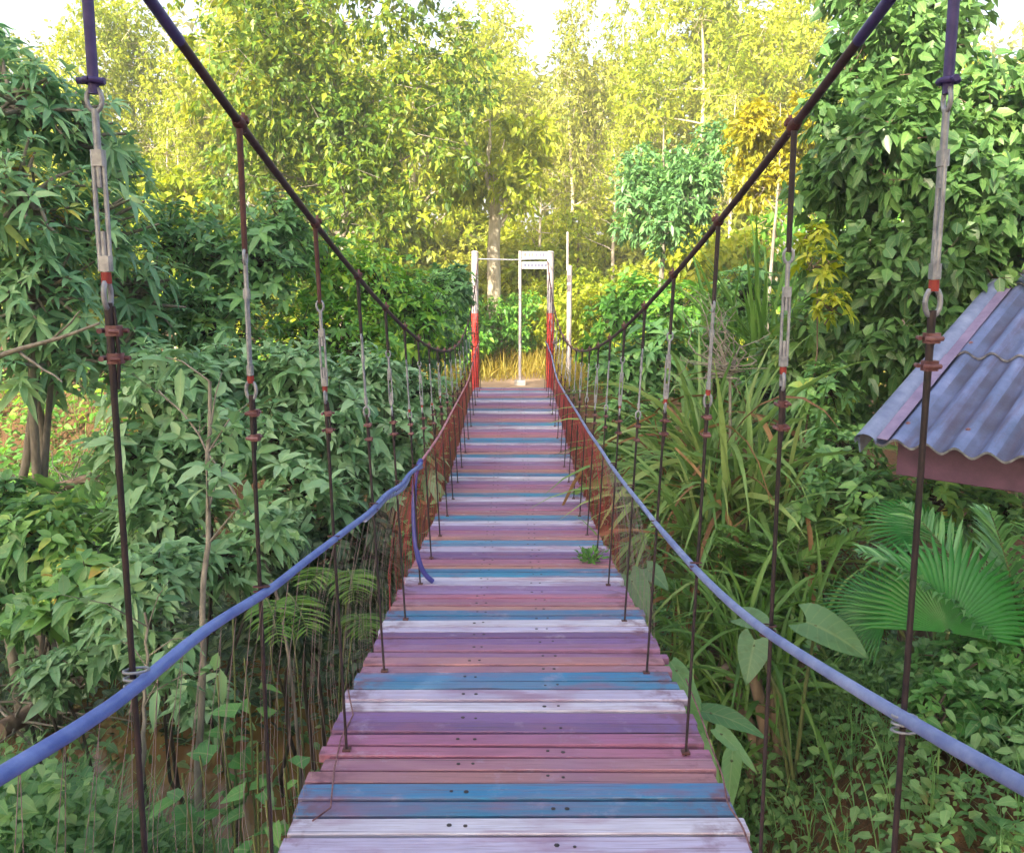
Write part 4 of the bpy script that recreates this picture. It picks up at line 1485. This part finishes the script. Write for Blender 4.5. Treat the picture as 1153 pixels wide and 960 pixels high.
# --- fronds
def pinnate(lv, b, rng, base, tipdir, L, nleaf, ll, lw, droop=.8, stem=.012, hang=.5, up0=(0, 0, 1)):
    D = np.array(tipdir, float); D /= np.linalg.norm(D)
    seg = 16
    pts = [np.array(base, float)]
    dd = D.copy()
    for i in range(seg):
        pts.append(pts[-1] + dd * L / seg)
        dd = dd + np.array([0, 0, -droop * 2.0 / seg * (i / seg)])
        dd /= np.linalg.norm(dd)
    pts = np.array(pts)
    b.tube(pts, np.linspace(stem, stem * .25, seg + 1), 5, cap=False)
    tt = np.repeat(np.linspace(.14, .99, nleaf), 2)
    sg = np.tile([-1, 1], nleaf)
    idx = tt * seg
    i0 = np.clip(idx.astype(int), 0, seg - 1); fr = (idx - i0)[:, None]
    P = pts[i0] * (1 - fr) + pts[i0 + 1] * fr
    tg = nrm(pts[i0 + 1] - pts[i0])
    side = nrm(np.cross(tg, np.array(up0, float)) + 1e-5)
    Dd = side * sg[:, None] * .8 + tg * .55 + np.array([0, 0, .12]) + rng.normal(0, .06, P.shape)
    prof = np.sin(np.pi * np.clip(tt * .9 + .12, 0, 1)) ** .6
    lv.strap(P, Dd, ll * prof * rng.uniform(.9, 1.1, len(tt)), lw, rng, 5, hang, .2)


def fan_leaf(lv, b, rng, base, centre, normal, upv, Rr, nseg=34, spread=R(250), split=.55, foot=.02, tint=.5):
    """pleated fan palm blade on its stalk"""
    base, c, n, u = map(lambda a: np.array(a, float), (base, centre, normal, upv))
    n /= np.linalg.norm(n); u = u - n * u.dot(n); u /= np.linalg.norm(u); s = np.cross(u, n)
    mid = (base + c) / 2 + np.array([0, 0, .12])
    b.tube([base, mid, c], [.014, .011, .008], 6)
    V, Fc = [], []
    for k in range(nseg):
        a0 = -spread / 2 + spread * k / nseg; a1 = a0 + spread / nseg; am = (a0 + a1) / 2
        da = (a1 - a0)
        rl = Rr * (1 - .28 * abs(am / (spread / 2)) ** 2) * rng.uniform(.95, 1.04)
        def pt(r, an, lift): return c + r * (math.cos(an) * u + math.sin(an) * s) + n * lift - np.array([0, 0, .22 * (r / Rr) ** 2.5 * Rr * (1 if r > .6 * Rr else .5)])
        rs = [foot, split * .5 * rl, split * rl, .78 * rl]
        bse = len(V)
        for r in rs:
            w = da / 2 if r <= split * rl + 1e-6 else da / 2 * .55
            V += [pt(r, am - w * .98, 0), pt(r, am, r * da * .30), pt(r, am + w * .98, 0)]
        V.append(pt(rl, am + rng.normal(0, .01), -.01))
        for q in range(3):
            a = bse + q * 3
            Fc += [(a, a + 1, a + 4), (a, a + 4, a + 3), (a + 1, a + 2, a + 5), (a + 1, a + 5, a + 4)]
        a = bse + 9
        Fc += [(a, a + 1, a + 3), (a + 1, a + 2, a + 3)]
    lv.raw(V, Fc, tint)


# fan palm on the right bank
rg = np.random.default_rng(81)
L = spot(1085, 4.6)
root = empty('fan_palm', L, 'young fan palm with big bright green pleated leaf below hut roof', 'palm')
g = np.array(L)
lv = Leaves(); b = MB(); b.local = True
fan_leaf(lv, b, rg, (0, 0, -.1), at(1068, 712, 4.25) - g, (-.15, -.9, .42), (.10, .2, 1), .64, 40, R(185), .58, tint=.45)
lv.build('frond', M['leaf_palm'], root); lv = Leaves()
fan_leaf(lv, b, rg, (0, 0, -.1), at(1000, 690, 4.5) - g, (-.3, -.65, .7), (-.9, .1, .35), .40, 32, R(170), .5, tint=.1)
lv.build('frond', M['leaf_palm'], root); lv = Leaves()
fan_leaf(lv, b, rg, (.1, .1, -.1), at(1040, 600, 5.2) - g, (.1, -.6, .8), (-.3, .3, .8), .40, 32, R(220), .5, tint=.25)
lv.build('frond', M['leaf_palm'], root); lv = Leaves()
b.build('stem', M['stem'], root)

L = spot(1150, 4.4); g = np.array(L)
root = empty('feather_palm', L, 'palm with pale feathery fronds at right edge under the eave', 'palm')
lv = Leaves(); b = MB(); b.local = True
for px, py, d, tx, ty, td, ln in ((1160, 760, 4.4, 1120, 620, 4.3, .95), (1170, 760, 4.5, 1200, 600, 4.2, 1.0), (1160, 760, 4.4, 980, 640, 4.4, 1.15), (1150, 760, 4.5, 1010, 560, 5.0, 1.1)):
    a = at(px, py, d) - g; t = at(tx, ty, td) - g
    lv = Leaves(); pinnate(lv, b, rg, a, t - a + np.array([0, 0, .25]), ln, 46, .38, .022, .7, hang=.35); lv.build('frond', M['leaf_palmpale'], root)
b.build('stem', M['stem'], root)

# fan fronds below the left handrail
L = spot(330, 4.6); g = np.array(L)
root = empty('feather_palm', L, 'small yellowish feathery palm below the left handrail behind second hanger', 'palm')
lv = Leaves(); b = MB(); b.local = True
for px, py, d, tx, ty, ln in ((300, 672, 4.2, 312, 745, .42), (325, 668, 4.25, 345, 740, .40), (392, 640, 4.5, 398, 700, .40), (400, 690, 4.6, 412, 745, .34), (380, 640, 4.6, 352, 690, .36)):
    a = at(px, py, d) - g; t = at(tx, ty, d - .25) - g
    b.tube(wob(rg, (0, 0, -.1), a, 6, .05), np.linspace(.006, .004, 7), 5)
    lv = Leaves(); pinnate(lv, b, rg, a, t - a + np.array([0, 0, .22]), ln, 20, .17, .013, 1.0, .006, .5); lv.build('frond', M['leaf_lime'], root)
b.build('stem', M['stem'], root)


# strap leaved clumps on the right bank
def strap_clump(label, px, d, top_py, n, L, W, leaf, seed, droop=.9, spread=.45, dead=0, hgt=.5, name='strap_leaf_plant', rad=.35):
    rg = np.random.default_rng(seed)
    loc = spot(px, d); H = top_h(top_py, px, d)
    root = empty(name, loc, label, 'plant')
    lv = Leaves(); b = MB(); b.local = True
    for q in range(5):
        e = np.array([rg.normal(0, rad * .6), rg.normal(0, rad * .6), H * rg.uniform(.4, .72)])
        b.tube(wob(rg, (e[0] * .3, e[1] * .3, -.2), e, 6, .08), np.linspace(.05, .035, 7), 7)
        m = n // 5
        P = e + np.stack([rg.normal(0, .06, m), rg.normal(0, .06, m), rg.uniform(-.7, .15, m)], 1)
        an = rg.uniform(0, 2 * math.pi, m)
        el = rg.uniform(.25, 1.5, m)
        D = np.stack([np.cos(an), np.sin(an), np.tan(el) * .8], 1)
        lv.strap(P, D, L * rg.uniform(.55, 1.15, m), W * rg.uniform(.7, 1.2, m), rg, 8, droop * rg.uniform(.7, 1.3, m), .22)
    b.build('stem', M['bark'], root)
    lv.build('foliage', leaf, root)
    if dead:
        lv = Leaves()
        P = np.stack([rg.normal(0, rad, dead), rg.normal(0, rad, dead), H * rg.uniform(.3, .8, dead)], 1)
        D = np.stack([rg.normal(0, .5, dead), rg.normal(0, .5, dead), rg.uniform(-.6, .5, dead)], 1)
        lv.strap(P, D, L * rg.uniform(.5, 1.0, dead), W * .8, rg, 7, 1.6, .25)
        lv.build('dead_leaves', M['leaf_dead'], root)
    return root


strap_clump('tall clump of long drooping striped leaves between third and fourth right hangers', 800, 7.2, 365, 240, 1.7, .050, M['leaf_strap'], 91, 1.1, dead=70)
strap_clump('clump of drooping strap leaves with brown dead ones behind second right hanger', 868, 6.6, 430, 210, 1.5, .046, M['leaf_strap'], 92, 1.1, dead=60)
strap_clump('upright light green blade clump above the drooping ones, below the cable', 835, 9.4, 235, 220, 1.9, .05, M['leaf_lime'], 93, .75)
strap_clump('blade leaved clump rising behind the second right hanger clip', 890, 9.0, 330, 170, 1.6, .045, M['leaf_lime'], 96, .8)
strap_clump('low arching pale leaf clump right of the deck edge by fifth right hanger', 765, 5.4, 640, 110, .9, .032, M['leaf_strap'], 94, 1.0)
strap_clump('arching pale green blades under the handrail beside second right hanger', 905, 5.0, 660, 150, 1.0, .03, M['leaf_lime'], 95, 1.1)


# fern shrubs
def fern(label, px, d, top_py, n, L, leaf, seed, name='fern'):
    rg = np.random.default_rng(seed)
    loc = spot(px, d); H = top_h(top_py, px, d)
    root = empty(name, loc, label, 'fern')
    lv = Leaves(); b = MB(); b.local = True
    for q in range(n):
        an = rg.uniform(0, 2 * math.pi); z = H * rg.uniform(.25, .85)
        base = np.array([rg.normal(0, .12), rg.normal(0, .12), z * .8])
        b.tube([(base[0] * .3, base[1] * .3, -.1), base], [.012, .008], 5)
        D = np.array([math.cos(an), math.sin(an), rg.uniform(.3, 1.1)])
        pinnate(lv, b, rg, base, D, L * rg.uniform(.7, 1.15), 22, L * .26, .026, .7, .006, .3)
    b.build('stem', M['stem'], root); lv.build('foliage', leaf, root)


fern('light green feathery fern between first and second right hangers', 905, 5.9, 560, 34, .75, M['leaf_lime'], 101)
fern('bright fern right of the handrail beside the deck', 850, 5.6, 620, 26, .65, M['leaf_lime'], 102)
fern('dark small fern at the right deck edge by the green tuft', 712, 6.6, 600, 18, .5, M['leaf_bright'], 103)


# tree smothered by a large leaved climber on the right
L = spot(1060, 8.2); g = np.array(L)
lst = [(1000, 60, 8.2, 80), (1035, 20, 8.6, 80), (960, 130, 8.0, 60), (940, 210, 7.8, 55), (1010, 170, 7.4, 90), (1100, 130, 7.8, 90), (1165, 170, 8.0, 85), (1090, 230, 7.2, 90),
       (960, 290, 7.6, 65), (1030, 310, 7.2, 80), (1130, 300, 7.2, 90), (940, 360, 7.6, 55), (1000, 400, 7.2, 60), (1190, 250, 7.6, 90), (1060, 390, 7.0, 60), (985, -40, 8.6, 80), (1205, 150, 8.4, 60), (1020, -70, 8.8, 65), (1150, 400, 7.4, 80), (900, 400, 8.0, 45)]
cl = local_clumps(L, lst)
rg = np.random.default_rng(111)
root = empty('climber_covered_tree', L, 'big tree smothered in broad leaved climber behind the hut', 'tree')
lv = Leaves()
bs, tp = crown_leaves(lv, rg, cl, 21000, .15, .09, False, 9, flat=.5, droop=.25, spread=.55, inner=.12, fold=.18, hang=.35)
b = MB(); b.local = True
tpz = at(1060, 60, 8.4) - g
tk = wob(rg, (0, 0, -.3), tpz, 10, .15); tr = np.linspace(.22, .08, 11)
b.tube(tk, tr, 10); limb_tubes(b, rg, tk, tr, cl); twig_tubes(b, bs, tp, rg, .1, .006)
b.build('trunk', M['bark'], root); lv.build('crown', M['leaf_vine'], root)

# yellow leaved spray among the climber
L = spot(925, 7.2)
shoot_plant('yellow_leaf_shrub', 'shrub with yellowing leaf sprays left of the rightmost hanger', 'shrub', L, M['leaf_far'], M['bark'], 112,
            local_clumps(L, [(920, 300, 7.0, 26), (935, 345, 6.9, 26), (915, 270, 7.2, 22)]), 60, 7, .11, .045, .012, .4)
# dark broad shrubs at mid right
for lab, px, d, lst, sd, lf, Ll, Wl, ns in (
        ('dark large leaf shrub under the cable between fifth and sixth right hangers', 715, 9.0, [(700, 420, 9.2, 40), (735, 400, 9.2, 45), (720, 470, 8.8, 40), (745, 520, 8.4, 40), (700, 500, 9.0, 30), (735, 560, 8.0, 35)], 121, 'leaf_dark', .19, .09, 230),
        ('green leafy shrub right of the plain white pole', 690, 13, [(690, 360, 13, 35), (720, 340, 13, 40), (670, 395, 13.4, 22), (760, 350, 12, 40)], 122, 'leaf_mid', .18, .085, 260),
        ('dark shrub filling the hollow behind the drooping strap leaves', 850, 9.0, [(800, 400, 9.4, 45), (860, 440, 8.6, 50), (900, 470, 8.2, 50), (840, 340, 9.8, 50), (820, 500, 8.6, 45), (950, 460, 7.6, 45)], 123, 'leaf_dark', .18, .08, 330),
        ('leafy shrub in the shade under the roof corner', 955, 6.6, [(950, 510, 6.6, 45), (990, 560, 6.2, 45), (930, 560, 6.4, 40), (1050, 570, 6.6, 50), (1120, 580, 6.6, 50), (930, 440, 7.2, 40)], 124, 'leaf_dark', .15, .08, 260),
        ('glossy green shrub below the fan palm beside right handrail', 1095, 4.4, [(1080, 760, 4.3, 50), (1130, 740, 4.3, 50), (1060, 800, 4.1, 45), (1120, 810, 4.0, 50), (1170, 780, 4.2, 50)], 125, 'leaf_bright', .13, .07, 150)):
    L = spot(px, d)
    shoot_plant('broad_leaf_shrub', lab, 'shrub', L, M[lf], M['bark_dark'], sd, local_clumps(L, lst), int(ns * 1.4), 7, Ll * .85, Wl * .85, .014, .3, 'shrubs along the right bank', mixed=.3)


# grey tangle of bare twigs
L = spot(815, 7.0); g = np.array(L); rg = np.random.default_rng(127)
root = empty('bare_twig_bush', L, 'tangle of bare pinkish grey twigs behind the third right hanger', 'bush')
b = MB(); b.local = True
hub = at(822, 420, 7.0) - g
b.tube(wob(rg, (0, 0, -.2), hub, 6, .08), np.linspace(.02, .012, 7), 6)
for q in range(30):
    e = at(rg.uniform(765, 870), rg.uniform(320, 440), rg.uniform(6.7, 7.3)) - g
    w_ = wob(rg, hub, e, 6, .12)
    b.tube(w_, np.linspace(.008, .003, 7), 4)
    b.tube(wob(rg, w_[4], w_[4] + rg.normal(0, .16, 3), 4, .04), np.linspace(.004, .002, 5), 3)
b.build('stem', M['bark_grey'], root)

# big heart shaped leaves
def taro(label, px, d, leaves, seed, leaf, name='taro_plant', wr=.8, heart=.22):
    rg = np.random.default_rng(seed)
    loc = spot(px, d); g = np.array(loc)
    root = empty(name, loc, label, 'plant')
    b = MB(); b.local = True
    for (lx, ly, ld, size, dx, dz) in leaves:
        p = at(lx, ly, ld) - g
        D = np.array([dx, -.55, dz]); N = np.array([rg.normal(0, .1), -.45, .85])
        lv = Leaves(); lv.big(p, D, N, size, size * wr, rg, heart, tint=rg.random()); lv.build('leaf_blade', leaf, root)
        b.tube([(rg.normal(0, .05), rg.normal(0, .05), -.1), p * np.array([.5, .5, .65]), p + nrm(D) * size * .15], [.014, .011, .008], 6)
    b.build('stem', M['stem'], root)


taro('giant pale heart shaped leaves just above the right handrail', 935, 4.5, [(908, 700, 4.5, .33, .8, -.15), (850, 720, 4.6, .22, -.3, -.5), (835, 695, 4.8, .22, .6, .1)], 131, M['leaf_taro'])
taro('broad pale leaves beside the right edge of the deck by fifth hanger', 715, 5.0, [(708, 648, 5.2, .24, .35, -.5), (728, 640, 5.4, .18, .6, -.3)], 132, M['leaf_taro'])
taro('long leaves hanging along the right deck edge near the front', 800, 3.6, [(770, 790, 3.6, .26, .35, -.8), (785, 830, 3.3, .26, .3, -.9), (755, 745, 3.9, .28, .5, -.6), (805, 820, 3.4, .2, .6, -.3), (825, 845, 3.3, .22, -.2, -.7), (790, 800, 3.7, .3, .8, .1), (760, 770, 3.8, .26, .2, -.9)], 133, M['leaf_weed'], 'broad_blade_plant', .34, .05)

# fresh young plants at the left foot of the bridge
def young(label, px, d, lst, seed):
    rg = np.random.default_rng(seed)
    loc = spot(px, d); g = np.array(loc)
    root = empty('young_plant', loc, label, 'plant', 'young plants left of the deck')
    lv = Leaves(); b = MB(); b.local = True
    for lx, ly, ld, n, size in lst:
        tip = at(lx, ly, ld) - g
        st = wob(rg, (tip[0] * .5, tip[1] * .5, -.1), tip, 6, .03)
        b.tube(st, np.linspace(.008, .004, 7), 5)
        for q in range(n):
            t = rg.uniform(.35, 1.0); i = min(5, int(t * 6)); p = st[i] + (st[i + 1] - st[i]) * (t * 6 - i)
            an = rg.uniform(0, 6.28)
            D = np.array([math.cos(an), math.sin(an), rg.uniform(-.3, .4)])
            lv.add((p + D * .04)[None], D[None], np.array([[rg.normal(0, .25), -.3 + rg.normal(0, .2), .8]]), size * rg.uniform(.6, 1.2), size * .62 * rg.uniform(.7, 1.1), rg, False, .22, .3, tmpl=T_HEART)
    b.build('stem', M['stem'], root); lv.build('foliage', M['leaf_bright'], root)


young('bright heart leaved seedling below left handrail, between first two hangers', 250, 3.2, [(250, 820, 3.2, 9, .17), (290, 835, 3.1, 9, .13), (225, 850, 3.2, 8, .14), (205, 870, 3.1, 8, .13)], 141)
young('small leafy weed touching the left deck edge at second hanger', 315, 2.9, [(320, 865, 2.8, 8, .12), (335, 850, 2.9, 6, .10), (300, 900, 2.8, 8, .11), (285, 940, 2.8, 8, .12)], 142)
young('seedling with pale leaves hanging by the left net', 262, 3.9, [(262, 690, 3.8, 7, .13), (275, 740, 3.7, 8, .15), (245, 760, 3.8, 7, .14)], 143)

# tuft growing on the planks at the right side of the deck
p = at(665, 634, 5.25); p[2] = zdeck(p[1]) + .002
root = empty('weed_tuft', tuple(p), 'little green tuft growing on the planks at right deck edge', 'weed')
lv = Leaves(); rg = np.random.default_rng(150); n = 110
D = np.stack([rg.normal(0, .6, n), rg.normal(0, .6, n), rg.uniform(.3, 1.2, n)], 1)
P = np.stack([rg.normal(0, .015, n), rg.normal(0, .015, n), np.zeros(n)], 1)
lv.add(P + nrm(D) * rg.uniform(0, .09, n)[:, None] , D, rdir(rg, n) + np.array([0, 0, .6]), .045, .02, rg, False)
lv.build('foliage', M['leaf_bright'], root)
b = MB(); b.local = True
for q in range(14):
    b.tube([(0, 0, 0), nrm(D[q]) * .1], .0015, 4)
b.build('stem', M['stem'], root)


# --- ground cover
def cover(name, label, region, n, L, W, leaf, seed, hmax=.35, straps=0, sl=.4, sw=.012, clear=True):
    rg = np.random.default_rng(seed)
    lv = Leaves()
    x = rg.uniform(region[0], region[1], n); y = rg.uniform(region[2], region[3], n)
    if clear:
        k = np.abs(x - BX) > .72 + .1 * rg.random(n); x, y = x[k], y[k]
    dens = np.sin(x * 2.3 + 1) * np.sin(y * 1.9) + np.sin(x * 5.1) * np.sin(y * 4.3) * .6
    k = rg.random(len(x)) < np.clip(.72 + .45 * dens, .2, 1); x, y, dens = x[k], y[k], dens[k]
    m = len(x)
    z = ground_z(x, y) + rg.random(m) ** 1.3 * hmax * (1 + .5 * np.clip(dens, -.5, 1))
    P = np.stack([x, y, z], 1)
    D = rdir(rg, m); D[:, 2] = D[:, 2] * .4 + .1
    N = rdir(rg, m) * .55 + np.array([0, -.15, .8])
    s = rg.uniform(.5, 1.3, m)
    lv.add(P, D, N, L * s, W * s, rg, False, .25, .3)
    if straps:
        x = rg.uniform(region[0], region[1], straps); y = rg.uniform(region[2], region[3], straps)
        k = np.abs(x - BX) > .70; x, y = x[k], y[k]; m = len(x)
        P = np.stack([x, y, ground_z(x, y)], 1)
        D = np.stack([rg.normal(0, .4, m), rg.normal(0, .4, m), np.ones(m)], 1)
        lv.strap(P, D, sl * rg.uniform(.5, 1.3, m), sw, rg, 4, .7)
    return tag(lv.build(name, leaf), label, 'ground cover', kind='stuff')


cover('ground_cover', 'low mixed weeds carpeting the near right bank', (.7, 5.2, 1.8, 6.0), 42000, .07, .042, M['leaf_weed'], 161, .42, 5000, .42, .008)
cover('ground_cover', 'low weeds and grass on the near left bank', (-4.2, -1.0, 1.6, 4.6), 36000, .065, .038, M['leaf_weed'], 162, .42, 12000, .45, .007)
cover('ground_cover', 'scattered green plants over the mud of the left bank', (-11, -.9, 4.8, 16), 15000, .13, .07, M['leaf_weed'], 163, .35, 2500, .4, .012)
cover('ground_cover', 'leafy undergrowth on the right slope beside the deck', (.7, 6, 5.2, 12.5), 9000, .14, .08, M['leaf_dark'], 164, .6, 1500, .6, .014)
cover('ground_cover', 'dense sunlit low plants on the far left bank', (-14, -4.5, 8.5, 18), 16000, .17, .09, M['leaf_mid'], 166, .7, 1500, .5, .014)
cover('ground_cover', 'dark leafy undergrowth along the stream under the left net', (-5.5, -.75, 6.9, 10.8), 9000, .14, .07, M['leaf_shade'], 167, 1.0, 600, .6, .012)
cover('dry_leaf_litter', 'dry orange leaf litter lying on the left bank', (-9.5, -.7, 2.2, 14), 3500, .12, .06, M['leaf_dead'], 165, .04)


# sunlit grasses around the path's end
def meadow(name, label, leaf, region, n, L, W, seed, keep):
    rg = np.random.default_rng(seed); lv = Leaves()
    x = rg.uniform(region[0], region[1], n); y = rg.uniform(region[2], region[3], n)
    k = keep(x, y); x, y = x[k], y[k]; m = len(x)
    P = np.stack([x, y, ground_z(x, y) - .02], 1)
    D = np.stack([rg.normal(0, .35, m), rg.normal(0, .35, m), np.ones(m)], 1)
    lv.strap(P, D, L * rg.uniform(.5, 1.3, m), W, rg, 4, .8)
    return tag(lv.build(name, leaf), label, 'grass', kind='stuff')


meadow('dry_grass', 'golden dry grass beyond the gate and along the path', M['grass'], (-7, 7, 14.8, 22), 16000, .5, .018, 171, lambda x, y: (np.abs(x) > .85 + .05 * (y - 14)) | (y > 16.3 + .3 * np.sin(x * 3)))
meadow('green_grass', 'short green grass on the far bank either side of the gate', M['grassgreen'], (-9, 9, 12.2, 22), 9000, .3, .016, 172, lambda x, y: np.abs(x) > 1.0)

# --- unseen trees added behind the camera to shade the near half of the bridge
for i, (x, y, sc, kd, lab) in enumerate([(-11.5, -7.5, 1.12, 2, 'added unseen shade tree behind the near end, standing furthest to its left'), (-6.5, -8.5, 1.15, 2, 'added unseen shade tree behind the near end, second from left'),
                                         (-1.5, -8, 1.15, 2, 'added unseen shade tree straight behind the near bridge end'), (3.5, -8.5, 1.1, 2, 'added unseen shade tree behind the near end on the right'),
                                         (-16.5, -6, 1.1, 2, 'added unseen shade tree at the left end of the row behind'), (-9, -4.5, 1.0, 0, 'added unseen shade tree left of the near bridge end'), (-4.6, -5.0, .95, 2, 'added unseen shade tree just behind the near bridge end on its left'), (-12.5, -3, 1.0, 2, 'added shade tree on the near left bank out of view')]):
    copy_thing(FT[kd], lab, (x, y, float(ground_z(x, y)) - .2), i * 1.1, sc, 'added unseen shade trees at the near end', M['leaf_mid'])

# ------------------------------------------------------------------ light
SUN_AZ = math.atan2(-.50, -.86)      # direction towards the sun, in plan (x, y)
SUN_EL = R(24)
sv = Vector((math.cos(SUN_EL) * -.50 / .995, math.cos(SUN_EL) * -.86 / .995, math.sin(SUN_EL)))
ld = bpy.data.lights.new('sun', 'SUN')
ld.energy = 5.0
ld.angle = R(.6)
ld.color = (1.0, .90, .68)
lo = bpy.data.objects.new('sun', ld)
lo.rotation_euler = (-sv).to_track_quat('-Z', 'Y').to_euler()
lo.location = (-10, -20, 20)
COL.objects.link(lo)

w = bpy.data.worlds.new('World')
scene.world = w
w.use_nodes = True
nt = w.node_tree
bg = nt.nodes['Background']
sky = nt.nodes.new('ShaderNodeTexSky')
sky.sky_type = 'NISHITA'
sky.sun_disc = False
sky.sun_elevation = SUN_EL
sky.sun_rotation = math.atan2(sv.x, sv.y)
sky.air_density = 1.0
sky.dust_density = 7.0
sky.ozone_density = 1.0
nt.links.new(sky.outputs[0], bg.inputs[0])
bg.inputs[1].default_value = .15

# thin sunlit air: far trees fade a little
b = MB()
b.box((0, 60, 16), (260, 300, 60))
hz = b.build('haze', M['ground'])
hm, hnt, hout = new_mat('humid_air')
pv = hnt.nodes.new('ShaderNodeVolumePrincipled')
pv.inputs['Color'].default_value = (.95, .95, .93, 1)
pv.inputs['Density'].default_value = .0026
pv.inputs['Anisotropy'].default_value = 0.0
hnt.links.new(pv.outputs[0], hout.inputs['Volume'])
hz.data.materials.clear(); hz.data.materials.append(hm)
tag(hz, 'thin humid haze in the air over the whole gully', 'haze', kind='stuff')

scene.render.engine = 'CYCLES'
scene.cycles.max_bounces = 6
scene.cycles.diffuse_bounces = 4
scene.cycles.glossy_bounces = 2
scene.cycles.transmission_bounces = 3
scene.cycles.sample_clamp_indirect = 6
scene.cycles.use_adaptive_sampling = True
scene.cycles.adaptive_threshold = .02
scene.cycles.use_denoising = True
vs = scene.view_settings
vs.view_transform = 'Standard'
vs.look = 'None'
vs.exposure = 1.95
vs.gamma = 1
vs.use_curve_mapping = False
